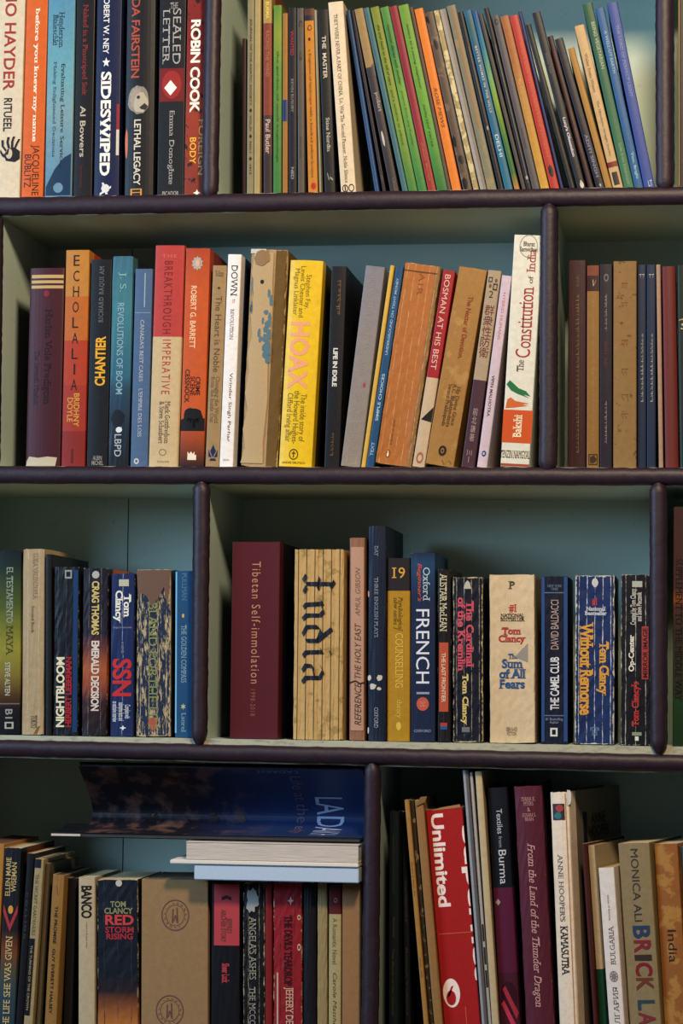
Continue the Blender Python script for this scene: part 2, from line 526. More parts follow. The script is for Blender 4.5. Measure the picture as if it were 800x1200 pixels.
# ---------------------------------------------------------------- books
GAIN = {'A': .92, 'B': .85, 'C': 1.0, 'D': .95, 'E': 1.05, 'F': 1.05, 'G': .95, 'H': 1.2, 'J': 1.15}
GROUP = {'A': 'books in the top left compartment', 'B': 'books leaning in the top middle compartment', 'K': 'books in the top right compartment',
         'C': 'books in the long second row compartment', 'D': 'books in the right compartment of the second row',
         'E': 'paperbacks in the left compartment of the third row', 'F': 'books in the middle compartment of the third row',
         'G': 'books in the right compartment of the third row', 'H': 'books in the bottom left compartment', 'J': 'books in the bottom right compartment'}
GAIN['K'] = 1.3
ROWOF = {'A': 1, 'B': 1, 'K': 1, 'C': 2, 'D': 2, 'E': 3, 'F': 3, 'G': 3, 'H': 4, 'J': 4}
YB = {1: (231.5, 218.5), 2: (546.3, 548.2), 3: (861.5, 875.5), 4: (1226, 1246)}
def ybot(c, x):
    a, b = YB[ROWOF[c]]; return a + (b - a) * x / 800
BOOKS = []
def B(comp, top, yt, bot, col, label, P=(), **k):
    """top / bot: picture x of the spine's left and right edge at its top and at the shelf"""
    BOOKS.append(dict(comp=comp, top=top, yt=yt, bot=bot, col=col, label=label, P=list(P), **k))
def T(s, y0, y1, c0, c1, col, st='', d='d', n='lettering', **k):
    return dict(s=s, y=(y0, y1), c=(c0, c1), col=col, st=st, d=d, n=n, **k)
def M(VF, y0, y1, c0, c1, col, n='emblem', d='h', **k):
    return dict(vf=VF, y=(y0, y1), c=(c0, c1), col=col, d=d, n=n, **k)

def prepare(b):
    d = b.get('rec', 12) / 1000.0; b['d'] = d
    c = b['comp']; row = ROWOF[c]
    (xl, xr), (bl, br) = b['top'], b['bot']
    yb = ybot(c, (bl + br) / 2); yt = b['yt']
    pt = (at(xl, yt, d) + at(xr, yt, d)) / 2; pb = (at(bl, yb, d) + at(br, yb, d)) / 2
    u = (pt - pb); a = math.atan2(u.x, u.z); b['a'] = a
    b['u'] = Vector((math.sin(a), 0, math.cos(a)))
    wt = at(xr, yt, d).x - at(xl, yt, d).x; wb = at(br, yb, d).x - at(bl, yb, d).x
    W = (wt + wb) / 2 * math.cos(a)
    zf = max(TOP[row](pb.x - W / 2), TOP[row](pb.x + W / 2)) + .0004
    b['sk'] = -d * math.tan(R(b.get('yaw', 0)))
    b['L'] = [pb.x - W / 2 / math.cos(a), None]; b['W'] = W
    b['cx'] = pb.x; b['zf'] = zf; b['pt'] = pt
    b['tan'] = math.tan(a)
    b['zt'] = pt.z
def edge(b, side, z):
    """x of the left (-1) or right (1) face at height z, on the shelf's own plane"""
    return b['cx'] + b['sk'] + (z - b['zf']) * b['tan'] + side * b['W'] / 2 / math.cos(b['a'])
WALL = {'A': (7, 0), 'B': (0, 1), 'K': (1, 11), 'C': (2, 3), 'D': (3, 12), 'E': (9, 4), 'F': (4, 5), 'G': (5, 13), 'H': (10, 6), 'J': (6, 14)}
def wall_x(i, side, z):
    D = DIV[i]; (xb, zb_), (xt, zt_) = (D[2], D[4]) if side < 0 else (D[1], D[3])
    return xb + (xt - xb) * (z - zb_) / (zt_ - zb_)
def settle():
    for c in 'ABKCDEFGHJ':
        bs = [b for b in BOOKS if b['comp'] == c]
        for b in bs: prepare(b)
        for b, s, wi in ((bs[0], -1, WALL[c][0]), (bs[-1], 1, WALL[c][1])):
            need = max(s * (edge(b, s, z) - wall_x(wi, s, z)) for z in (b['zf'], b['zt'])) + .0008
            if need > 0:
                print('WALL %.1f mm' % (need * 1000), b['label'][:50]); b['W'] -= need * math.cos(b['a']); b['cx'] -= s * need / 2
        for b0, b1 in zip(bs, bs[1:]):
            z0 = max(b0['zf'], b1['zf']); z1 = min(b0['zt'], b1['zt'])
            need = max(edge(b0, 1, z) - edge(b1, -1, z) for z in (z0, (z0 + z1) / 2, z1)) + .0005
            if need > 0:
                if need > .0028: print('OVERLAP %.1f mm' % (need * 1000), b0['label'], '|', b1['label'])
                f = b0['W'] / (b0['W'] + b1['W'])
                for b, s, q in ((b0, -1, need * f), (b1, 1, need * (1 - f))):
                    b['W'] -= q * math.cos(b['a']); b['cx'] += s * q / 2

def build(b):
    c = b['comp']; g = b.get('g', 1.0) * GAIN[c]; W = b['W']; a = b['a']; d = b['d']
    row = ROWOF[c]
    base = Vector((b['cx'], d, b['zf'] + W / 2 * abs(math.sin(a))))
    H = (b['pt'] - base).dot(b['u'])
    cat = b.get('cat', 'book')
    e = empty(b.get('name', 'book'), base)
    yaw = R(-b.get('yaw', 0))
    e.rotation_euler = (Matrix.Rotation(yaw, 3, 'Z') @ Matrix.Rotation(a, 3, 'Y')).to_euler()
    tag(e, b['label'], cat, GROUP[c])
    hard = b.get('hard', 0)
    Dp = b.get('deep', min(150, max(108, H * 1000 * .64))) / 1000.0
    Dp = min(Dp, DEPTH - d - .004)
    bul = b.get('bul', .0016 if hard else .0005)
    bul = max(-W * .12, min(bul, W * .12))
    yf = (lambda x: bul * (2 * x / W) ** 2) if bul >= 0 else (lambda x: -bul * (1 - (2 * x / W) ** 2))
    ribs = b.get('ribs', 0)
    if ribs:
        yf0 = yf; yf = lambda x: yf0(x) + .0011 * (1 - abs(math.sin(math.pi * ribs * (x / W + .5))) ** .5)
    r = min(.0022 if hard else .0009, W * .28)
    t = min(.0022 if hard else .0005, W * .2)
    if b.get('box'): t = .0004; bul = 0
    xs = [W / 2 - r] if False else None
    m = 8 if not ribs else ribs * 8
    sp = [-(W / 2 - r) + (W - 2 * r) * i / m for i in range(m + 1)]
    out = [(-W / 2, Dp), (-W / 2, .02 + r), (-W / 2, r + yf(-W / 2 + r))]
    out += [(-W / 2 + r * .3, yf(-W / 2 + r) + r * .3)]
    out += [(x, yf(x)) for x in sp]
    out += [(W / 2 - r * .3, yf(W / 2 - r) + r * .3), (W / 2, r + yf(W / 2 - r)), (W / 2, .02 + r), (W / 2, Dp)]
    inn = []
    for x, y in out:
        inn.append((max(-W / 2 + t, min(W / 2 - t, x)), y if y >= Dp - 1e-6 else max(y, min(y + t, Dp))))
    for i, (x, y) in enumerate(out):
        if y < .019: inn[i] = (inn[i][0] * .96, y + t)
    wear = b.get('wear', .25)
    nz = 22 if wear > .5 else (8 if wear > .3 else 3)
    rr = random.Random(hash(b['label'][:9]) % 1 + len(b['label']) * 13 + int(b['top'][0] * 7))
    V, F, fm = [], [], []; n = len(out)
    for k in range(nz + 1):
        z = H * k / nz
        endk = k in (0, nz)
        for i, ((x, y), (x2, y2)) in enumerate(zip(out, inn)):
            jy = jz = jx = 0
            front = y < .019
            if wear > .3 and front:
                jy = rr.uniform(0, .0009) * wear
                corner = abs(x) > W / 2 - 2 * r - .0003
                if corner: jx = -math.copysign(rr.uniform(0, .0009) * wear, x)
                if endk: jz = (-1 if k else 1) * rr.uniform(0, .0022 if corner else .0009) * wear
            V.append((x + jx, y + jy, z + jz)); V.append((x2 + jx, y2 + jy, z + jz))
    S = 2 * n
    for k in range(nz):
        for i in range(n - 1):
            o = k * S + 2 * i
            F.append((o, o + 2, o + 2 + S, o + S)); fm.append(0 if (out[i][1] < .019 or out[i + 1][1] < .019) else 1)
            F.append((o + 1, o + 1 + S, o + 3 + S, o + 3)); fm.append(2)
        for i in (0, n - 1):
            o = k * S + 2 * i
            q = (o, o + S, o + S + 1, o + 1); F.append(q if i == 0 else q[::-1]); fm.append(2)
    for i in range(n - 1):
        o = 2 * i; F.append((o, o + 1, o + 3, o + 2)); fm.append(2)
        o = nz * S + 2 * i; F.append((o, o + 2, o + 3, o + 1)); fm.append(2)
    # print bands given as picture heights, from the top down
    xm = lambda y: ((b['top'][0] + b['top'][1]) * (ybot(c, b['cx']) - y) + (b['bot'][0] + b['bot'][1]) * (y - b['yt'])) / 2 / (ybot(c, 0) - b['yt'])
    def zat(y): return (at(xm(y), y, d) - base).dot(b['u'])
    bands = []
    if b.get('bands'):
        L = [(b['yt'] - 99, b['col'])] + list(b['bands'])
        if b.get('smooth'): bands = sorted([(max(0, zat(y) / H), h) for y, h in b['bands']] + [(1.0, b['col'])])
        else:
            ys = [y for y, h in b['bands']]; hs = [b['col']] + [h for y, h in b['bands']]
            zz = [max(0, zat(y) / H) for y in ys]
            bands = [(0, hs[-1])] + [(zz[i], hs[i]) for i in reversed(range(len(zz)))]
    sm = spine_mat('spine_print', W, H, b['col'], g, bands, b.get('smooth', False), wear, b.get('wcol', 'b8a88c'), b.get('creases', 0),
                   b.get('ccol'), b.get('rough', .45), b.get('cloth', False), b.get('blotch'), b.get('split'), b.get('peel', 0), .03 if ribs else .22)
    side = flat(b.get('side', b['col'] if not bands else bands[len(bands) // 2][1]), g, .5, 'cover_card')
    edgep = flat('b0a080' if not hard else b.get('side', b['col']), g, .8, 'board_edge')
    mesh_obj('cover', V, F, [sm, side, edgep], e, fm)
    # pages
    pi = .003 if hard else .0006
    if not b.get('box'):
        V, F = [], []
        yin = max(yf(W / 2 - r), 0) + t + .0008 + (abs(bul) if bul < 0 else 0) + (.0011 if ribs else 0) + r
        box(V, F, -W / 2 + t + .00015, W / 2 - t - .00015, yin, Dp - (.004 if hard else .0004), pi, H - pi)
        mesh_obj('pages', V, F, pages_mat(b.get('pc', 'c0ab84'), g), e)
    else:
        V, F = [], []; box(V, F, -W / 2 + .0006, W / 2 - .0006, .002, Dp - .0002, .0006, H - .0006)
        mesh_obj('box_filling', V, F, flat('8a7a5c', g), e)
    for q in b['P']:
        y0, y1 = q['y']; c0, c1 = q['c']
        z1, z0 = zat(y0), zat(y1)
        x0, x1 = (-.5 + c0) * W, (-.5 + c1) * W
        VF = q['vf'] if 'vf' in q else glyphs(q['s'], q['st'])
        place_print(q['n'], VF, q['d'], x0, x1, z0, z1, flat(q['col'], g, .45), e, (lambda x, o=q.get('lift', 0): yf(max(-W / 2, min(W / 2, x))) - o), clipx=q.get('clip') and W / 2 - .0002, cuts=sp if (ribs or abs(bul) > .0001) else 0)
    b['obj'] = e; b['H'] = H; b['base'] = base
    return e
# ---------------------------------------------------------------- top row, left compartment
B('A', (-4, 31), -22, (-12, 23.3), 'd4c0a0', 'far left cream paperback of the top row, red capitals and a dark gripping hand', [
  T('MO HAYDER', -12, 106, .33, .72, 'a8352b', 'b', n='author'), T('RITUEEL', 115, 154, .38, .66, '241c1c', 'b', n='title'),
  M(merge(poly((.3, .05), (.75, .0), (1, .12), (1, .42), (.72, .58), (.36, .5), (.2, .3)), stroke([(.34, .4), (.12, .62), (.1, .86)], .12, 0), stroke([(.46, .5), (.36, .76), (.4, .98)], .12, 0), stroke([(.6, .5), (.6, .8), (.68, 1)], .12, 0), stroke([(.72, .5), (.84, .74), (.95, .9)], .11, 0), stroke([(.3, .2), (.12, .28), (0, .44)], .12, 80)), 160, 190, .3, .98, '2a2320', n='hand_picture'),
  M(disc(14), 174, 186, .5, .72, 'c9b493', n='hand_highlight')], wear=.35, rec=10)
B('A', (31.2, 57), -30, (23.6, 50.5), 'd8601c', 'orange paperback spine with a large white title reading before you knew my name', [
  T('before you knew my name', 9, 166, .4, .66, 'f0dcc0', 'bs', n='title'), T('JACQUELINE\nBUBLITZ', 170, 229, .12, .8, '3a2014', '', n='author')])
B('A', (57.2, 88), -30, (51, 84), '4e88a6', 'pale blue textbook spine with grey title lines and a dark arc near its foot', [
  T('Henderson\nBialeschki', 14, 56, .2, .62, '24364a', 's', n='author'), T('Evaluating Leisure Services', 75, 196, .5, .68, '23303e', 's', n='title'),
  T('Making Enlightened Decisions', 72, 184, .22, .36, '33506a', 's', n='subtitle'), M(poly((0, 0), (1, 0), (1, .95), (.7, .85), (.35, .6), (0, .2)), 180, 229, .04, .96, '1d3a56', n='arc_band'),
  M(disc(16), 214, 226, .32, .68, '6a8ca0')], bands=[(90, '6aa0a8'), (130, '7a9ca0'), (185, '5a86a0')], smooth=True)
B('A', (90, 112), -25, (86, 107), '1c1518', 'black paperback spine with rough red title and white author below, beside the pale blue textbook', [
  T('Naked in a Pinstriped Suit', 5, 112, .3, .66, '8a2f28', 'bs', n='title'), T('Al Bowers', 124, 184, .3, .6, 'b8a890', 'b', n='author'), T('business', 194, 220, .35, .5, '6a2a22', n='publisher')])
B('A', (115, 142), -25, (108.5, 139.5), '14204c', 'navy blue spine with a white star and large white word SIDESWIPED', [
  T('ROBERT W. NEY', -8, 63, .28, .52, 'd8d4cc', 'b', n='author'), M(star(), 67, 78, .26, .58, 'd8d4cc', n='star'), T('SIDESWIPED', 84, 206, .22, .64, 'e4dccc', 'xs', n='title'),
  M(merge(disc(10, .3), stroke([(.1, .1), (.9, .6)], .16, 90), stroke([(.3, .9), (.6, .1)], .16, 0)), 214, 229, .25, .7, 'd0ccc4', n='bicycle_logo'),
  M(RECT, 122, 152, .87, .98, '9a2030', n='cover_stripe'), M(RECT, 152, 182, .87, .98, 'c8bca8', n='cover_stripe')], bul=.0012)
B('A', (150, 181), -25, (144, 180), '1b1a20', 'black spine with orange-red author name, a sculpted lion head and white capitals LETHAL LEGACY', [
  T('LINDA FAIRSTEIN', -25, 91, .18, .48, 'b4482c', 'bn', n='author'),
  M(ragged(8, 22, .3), 100, 134, .08, .82, '8c8274', n='lion_picture'), M(star(11, .7), 100, 130, .12, .66, '9c907c', n='lion_mane', lift=.0001), M(ragged(5, 16, .4), 108, 132, .3, .8, 'b0a48c', n='lion_face', lift=.0002), M(ragged(4, 9), 112, 116, .4, .52, '3c342c', n='lion_eye', lift=.0003), M(poly((0, .4), (.6, 1), (1, .5), (.7, 0), (.2, .1)), 121, 129, .5, .8, '3c342c', n='lion_mouth', lift=.0003),
  T('LETHAL LEGACY', 140, 217, .32, .56, 'd0c4ac', 'bn', n='title'), M(merge(frame(.14), stroke([(.1, .5), (.9, .5)], .12, 90)), 221, 230, .22, .62, 'c88a3c'), M(ragged(21), 150, 185, .0, .1, 'c46a3c', n='cover_patch')], rec=10, bul=.002)
B('A', (187, 219), -25, (184.5, 214.5), '1d1e22', 'charcoal spine, silver capitals SEALED LETTER and a red wax patch with a white diamond', [
  T('THE', 3, 10, .4, .7, '9a9690', 's', 'h'), T('SEALED', 10, 75, .52, .82, 'a8a49c', 'ts', n='title'), T('LETTER', 10, 75, .14, .4, 'a8a49c', 'ts', n='title'),
  M(RECT, 80, 119, .04, .96, '7c1c1a', n='red_panel'), M(ragged(6, 16, .1), 83, 116, .12, .88, 'a02a22', n='wax_seal', lift=.0002), M(poly((.5, 0), (1, .5), (.5, 1), (0, .5)), 94, 112, .22, .7, 'e8dcd0', n='diamond', lift=.0004),
  T('Emma Donoghue', 130, 216, .38, .62, 'a8a49c', 'ts', n='author'), T('PICADOR', 224, 229, .2, .82, '9a968c', 'b', 'h', n='publisher')])
B('A', (219.5, 248), -25, (215.5, 243), '8a2a1c', 'mottled red and orange spine with a big white author name, tight against the dark post', [
  T('ROBIN COOK', 23, 132, .18, .62, 'ecdcc8', 'xn', n='author'), T('FOREIGN', 140, 205, .6, .85, 'b88a5c', 'b', n='title'), T('BODY', 161, 192, .22, .5, 'e0a82c', 'b', n='title'), M(star(4), 222, 230, .4, .75, 'e8dcc8')],
  bands=[(18, '8a1d16'), (100, '92281a'), (135, 'a0381c'), (190, '8a3420')], smooth=True, blotch=('2a120c', .56, 70))
# ---------------------------------------------------------------- top row, middle compartment
B('B', (284, 288.5), 45, (284, 288.5), '4a1a1e', 'thin maroon booklet tucked in the shadow at the far left of the leaning books', rec=20, g=.8)
B('B', (290, 298), -12, (288.8, 297), '8c8058', 'olive journal spine with small black capitals JOURNAL OF THE ASIATIC SOCIETY', [T('JOURNAL OF THE ASIATIC SOCIETY ♦ VOL.IV ♦ NO.1 ♦ 1913', 22, 204, .3, .75, '2a2618', 'b', n='title')])
B('B', (298.5, 305.5), -12, (297.2, 304.6), 'a8935c', 'plain straw-coloured spine without lettering beside the olive journal')
B('B', (308, 318.5), -18, (308.8, 318.5), 'a88a44', 'spine with a gold head, brick-red middle and dark purple foot', [T('BURMA', 2, 22, .3, .7, 'd8c060', 'b'), T('RACING THE WIND', 36, 90, .3, .7, 'b06848', 'b', n='title'), T('Paul Butler', 140, 180, .25, .8, 'c0a89c', 'b', n='author')], bands=[(28, '8a3c28'), (135, '54302c'), (182, '3c2a2c')])
B('B', (320.5, 330), 6, (319.8, 329.6), '5a8a2c', 'upright bright green spine with tiny dark writing, beside the thin ochre one', [T('the garden of small beginnings', 60, 190, .35, .65, '2a4a1c', 's', n='title')], bands=[(40, '86922c'), (80, '5c8c30'), (180, '3c7a34')], smooth=True)
B('B', (331.2, 336.8), 15.5, (330.6, 337), 'a06c24', 'thin ochre spine crossed by a dark blue band', [M(RECT, 117, 142, -.02, 1.02, '1e3468', n='blue_band')])
B('B', (338.2, 347.5), 9, (338.2, 347.8), '1c1824', 'black spine with red capitals WANTED high up and pale initials near its foot', [T('WANTED', 36, 65, .25, .62, 'b02838', 'b', n='title'), T('KEVIN RUSHBY', 92, 132, .3, .6, '8a8478', 's', n='author'), T('NED', 196, 210, .3, .65, '9a9488', 'b', n='publisher')])
B('B', (348, 355.6), 9.5, (348.6, 357), '5c5248', 'taupe grey spine with faint dark marks between the black WANTED spine and the orange one', [T('C', 24, 32, .3, .8, '2a2420', 'b'), T('GB', 61, 71, .3, .7, '3a322c', 's'), T('Grasses', 160, 185, .3, .6, '4a4238', 's', n='title')])
B('B', (356.3, 367.5), 10, (361, 372.3), 'c47c1c', 'amber spine with a brown head, small dark script and a red dot at its foot', [
  M(RECT, 10, 24, .02, .98, '5c3420', n='brown_head'), M(RECT, 18, 24, .02, .98, '2c2030', n='dark_band', lift=.0002), T('Q', 29, 36, .25, .75, '6a3414', 'b'), M(ragged(2), 44, 48, .35, .6, '3a2010'),
  T('a fragment of landscape with a hundred yellow houses', 58, 208, .3, .62, '6a3a10', 's', n='title'), M(disc(12), 214, 222, .3, .85, 'b8281c', n='red_dot')])
B('B', (368, 371), 11, (373.8, 376.6), '9c9474', 'very thin pale pamphlet edge standing just left of the black Master book', wear=.4)
B('B', (372.4, 384), 11, (380, 393.3), '1d1c1e', 'black spine with cream hand-cut capitals THE MASTER', [T('THE  MASTER', 42, 92, .3, .68, 'c8bca0', 'b', n='title'), T('Stine Nordin', 138, 178, .38, .72, 'b0a894', 'bs', n='author'), M(merge(stroke([(0, 1), (.3, .2), (.6, .9)], .16), stroke([(.5, .5), (1, .2)], .2)), 202, 212, .3, .85, '9a9282')])
B('B', (384.6, 401.4), 2, (399, 417.5), 'd8c4a4', 'tall cream spine with thin grey italic title line THEY WERE NEVER A PART OF CHINA', [T('THEY WERE NEVER A PART OF CHINA  Lo, Wai The Second Pioneer, Noble Silence', 16, 214, .28, .56, '6a5c48', 's', n='title'), M(merge(disc(14, .5, .36), stroke([(.5, .2), (.5, .8)], .2, 0)), 216, 225, .1, .5, '2c2622', n='publisher_mark'), M(disc(14, .5, .36), 216, 225, .52, .9, '2c2622', n='publisher_mark')], rec=8)
B('B', (406, 411), 12, (439, 446.5), '1c4a7c', 'thin bright blue booklet spine leaning beside the tall cream book', rec=16)
B('B', (411.4, 414.8), 12, (447, 454), '2c1a1e', 'narrow dark brown spine wedged between the blue booklet and the polari book', [T('JC', 205, 212, .3, .7, '7a6c64')], rec=16)
B('B', (415.2, 425), 10, (455, 469.8), '9a7c4c', 'spine with a tan top that changes to dark grey, small pale word polari', [
  M(poly((0, .3), (0, 0), (1, 0), (1, 1)), 74, 90, .02, .98, '3c3438', n='dark_corner'),
  T('polari', 108, 131, .38, .85, 'a8a098', 's', n='title'), M(ragged(31, 14, .4), 153, 172, .25, .5, 'b8b0a0', n='pale_patch'), T('editions', 209, 224, .5, .7, '7c746c', 's', n='publisher')], bands=[(79, '3a3236')])
B('B', (425.8, 432.2), 9, (470.5, 479), '3c6a70', 'narrow plain teal-grey spine to the right of the tan and dark grey book')
B('B', (432.8, 444.6), 8, (479.3, 488.8), '7a8424', 'olive lime spine with faded dark handwriting-like title, first of the green leaning trio', [T('the trail leads to the hill of stars', 29, 100, .34, .64, '3c4414', 'bi', n='title'), T('and a window to silence', 105, 170, .34, .62, '444c18', 'i', n='subtitle')], bands=[(80, '7c8a26'), (150, '74922c'), (215, '3f7c2e')], smooth=True)
B('B', (445.2, 455.6), 8, (490.2, 500.6), '4f8a38', 'fresh green spine with dark script between the olive lime and the crimson spines', [T('monsoon diaries with mother', 28, 100, .34, .66, '234c1c', 'bi', n='title'), T('poems from the frontier', 106, 172, .34, .6, '2c5420', 'i', n='subtitle')], bands=[(60, '3c8034'), (110, '6a9a34'), (200, '2f7c38')], smooth=True)
B('B', (456, 465.4), 7, (501.6, 511.4), '94202c', 'crimson spine in the middle of the green books', [T('Zubaan Stories', 166, 212, .35, .6, 'c0703c', 'i', n='publisher')], bands=[(90, '8e1e34'), (150, 'a02a24')], smooth=True)
B('B', (466, 479), 5.5, (512.4, 525), '6a9430', 'wider yellow-green spine with dark script, last of the green leaning trio', [T('letters to a young neighbour', 28, 105, .34, .6, '2c5018', 'bi', n='title'), T('selected verse', 122, 172, .34, .6, '2c5018', 'i', n='subtitle')], bands=[(80, '689a30'), (150, '58962e'), (215, '2c7034')], smooth=True)
B('B', (480, 484.6), 8, (525.8, 529), '6c4430', 'sliver-thin reddish brown pamphlet against the plain orange spine')
B('B', (485.2, 495.8), 10, (529.4, 541.2), 'd8761c', 'plain vivid orange leaning spine with a small dark signature halfway down', [T('ROSE MEWS', 103, 150, .3, .68, '5a2c0c', 'i', n='title')])
B('B', (497.4, 507.6), 14, (542, 554), '5c4a3c', 'brownish grey spine with jagged black blots', [M(ragged(1, 12, .5), 46, 58, .3, .75, '14100f', n='blot'), M(ragged(2, 12, .5), 18, 27, .0, .35, '14100f', n='blot'), M(ragged(3, 12, .5), 158, 172, .0, .4, '1c1614', n='blot'), M(ragged(4, 12, .5), 182, 193, .2, .8, '1c1614', n='blot'), M(ragged(5, 12, .5), 207, 222, .1, .7, '14100f', n='blot')], blotch=('7a6450', .55, 60))
B('B', (508.2, 514.6), 12, (554.6, 561.8), 'a08c5c', 'cream spine with pale leaf-shaped blotches next to the brownish grey blotted spine', blotch=('c8b888', .5, 90))
B('B', (515, 522.2), 10.5, (562.2, 571), '9c9488', 'greyish white leaning spine with two long pale folds', split=(.5, '7c746c'))
B('B', (522.8, 535), 6, (571.4, 583), '7c7860', 'tall greenish grey spine with a faded rust stripe down its middle', [M(RECT, 10, 150, .45, .75, '8a6a48', n='faded_stripe')], blotch=('94825c', .58, 40))
B('B', (536, 542.2), 14, (583.4, 591.2), '121218', 'black leaning spine with tiny pale marks just left of the teal book', [M(ragged(5, 9), 148, 153, .4, .8, '8a8a8a'), M(RECT, 55, 120, .55, .62, '6a6a6a', n='pale_line')])
B('B', (542.8, 553), 12, (591.8, 601.4), '1d6484', 'teal blue spine with cream capitals BETTER HOMES and a short white word lower down', [T('BETTER HOMES IN THE HILLS', 54, 132, .36, .64, 'b8b498', 'bw', n='title'), T('DELHI', 158, 184, .3, .7, 'a8c4cc', 'b', n='author')], bands=[(30, '2a6064'), (60, '1c5c84'), (150, '1c6c88')], smooth=True)
B('B', (553.6, 560), 13, (602, 610.6), '1c4c90', 'narrow spine shading from blue through yellow-green to an orange foot', bands=[(55, '1d7088'), (95, '6a9a54'), (120, '7a9422'), (165, '35702c'), (203, '35682c'), (206, 'b8782a')], smooth=True)
B('B', (560.6, 565.4), 16, (611, 617), '4c4238', 'narrow plain taupe spine left of the round-topped black one')
B('B', (566, 573.4), 9, (618, 623.2), '0e0e14', 'thin black spiral-edged notebook with a rounded top', [M(RECT, 52, 215, .5, .62, '6c6458', n='pale_line'), M(ragged(9, 8), 206, 211, .3, .8, 'a09888')], wear=.3)
B('B', (574.6, 585.6), 18, (623.8, 632.6), '565052', 'plain grey spine with a small dark ring at its head', [M(disc(12, .5, .3), 22, 29, .2, .75, '1c1a1c', n='ring'), T('Sanctuary', 150, 175, .3, .6, '3c3638', 's', n='title')])
B('B', (586.2, 596), 18.5, (633, 644.4), 'a05c2c', 'ochre spine, brown head and yellow foot, left of the bright red book', [T('The Courtesans of the Hills', 92, 145, .3, .62, 'c8a060', 's', n='title')], bands=[(70, 'a4642c'), (120, 'b07c30'), (200, 'c0902c')], smooth=True)
B('B', (596.6, 607.2), 18, (645, 655.6), 'b43022', 'bright red leaning spine with a small black flame mark at the foot', [T('THE LAST UNICORN HAS SPOKEN', 48, 185, .36, .6, 'c85838', 's', n='title'), M(merge(ragged(3), poly((.3, .4), (.5, 1), (.7, .4))), 193, 208, .25, .8, '2c1414', n='flame_mark')])
B('B', (607.8, 612.4), 13, (656.4, 663.2), '24306c', 'thin royal blue glossy spine rising above the red book', rec=14)
B('B', (614, 621.4), 29, (664, 675.4), '14141c', 'dull black spine with faint grey lettering, shorter than the black one on its right', [T('Rupa  Anthology  Asia', 150, 215, .3, .55, '3c3a38', 's', n='publisher')])
B('B', (623, 633.8), 14, (676.4, 687.2), '161a2a', 'tall blue-black spine with white letters LUCY\u2019S OBSESSION', [T("Lucy's Obsession", 138, 184, .3, .74, 'b8b4bc', 'xn', n='title'), T('Susan Lee', 62, 86, .3, .52, '6a6874', 's', n='author'), M(merge(disc(10), stroke([(.5, .5), (.5, 1.2)], .3, 0)), 212, 221, .4, .85, 'c8b8b0')], rec=9)
B('B', (641, 648.2), 42, (688.2, 697.2), '36181e', 'dark maroon spine with small dull pink lettering', [T('The Mothers', 60, 90, .3, .6, '6a3a3c', 's', n='author'), T('Stories of a Border Country', 130, 180, .35, .6, '8a5c58', 's', n='title')])
B('B', (649, 659.6), 45, (698, 709.2), '17162c', 'dark indigo spine with silver capitals ADITI SINGH', [T('ADITI SINGH', 158, 208, .3, .66, '7c7e98', 'b', n='author'), M(star(), 215, 220, .4, .7, 'a8a8b8')])
B('B', (665, 673.6), 56, (710, 717.4), 'a4762c', 'shortest leaning spine, plain golden tan')
B('B', (672.6, 684.6), 29.5, (718, 730.4), 'bc9c6c', 'cream spine with a dark red band and a black label near its foot', [T('Walter Evans Wentz', 62, 108, .32, .6, '6a4c34', 's', n='author'), T('The Himalayan Struggle Stories', 118, 183, .34, .62, '6a4c34', 's', n='title'), M(RECT, 190, 196, -.01, 1.01, '7c1c20', n='red_band'), M(RECT, 202, 217, .2, .75, '2a2020', n='black_label')])
B('B', (682.6, 694), 3.5, (731.2, 743), '1c5a3a', 'dark green leaning spine titled BEING VEGETARIAN in pale capitals', [T('BEING VEGETARIAN', 26, 81, .42, .78, '8ca488', 'b', n='title'), T('Sadia from Saharanpur', 168, 217, .34, .7, '7c9c80', 's', n='author')], bands=[(40, '1e5a44'), (110, '24644a'), (170, '34744a')], smooth=True)
B('B', (697.4, 708.2), 9, (743.6, 754.2), '1c5c94', 'sky blue spine between the green vegetarian book and the royal blue one', [T('A WELL-LIT EARTH', 36, 86, .4, .72, '7aa4c0', 'b', n='title'), T('Yoo, Brighi', 178, 210, .35, .7, '8ab8cc', 'bs', n='author')])
B('B', (710, 724), 3, (754.8, 766.6), '2c4a9c', 'royal blue rightmost leaning book with its dark cover showing behind', [T('THE LORD OF PERFECT LIGHT', 29, 114, .38, .66, '6c86b8', 's', n='title'), T('LT', 212, 219, .45, .85, 'a8b4cc', 'b', 'h', n='publisher')], side='16222c', rec=9, deep=120)
B('K', (794, 803), -20, (794.5, 803), '1a1614', 'black spine with thin cream edges at the far right of the top row', [M(RECT, -10, 218, .06, .2, '8a7a58', n='cream_edge')])
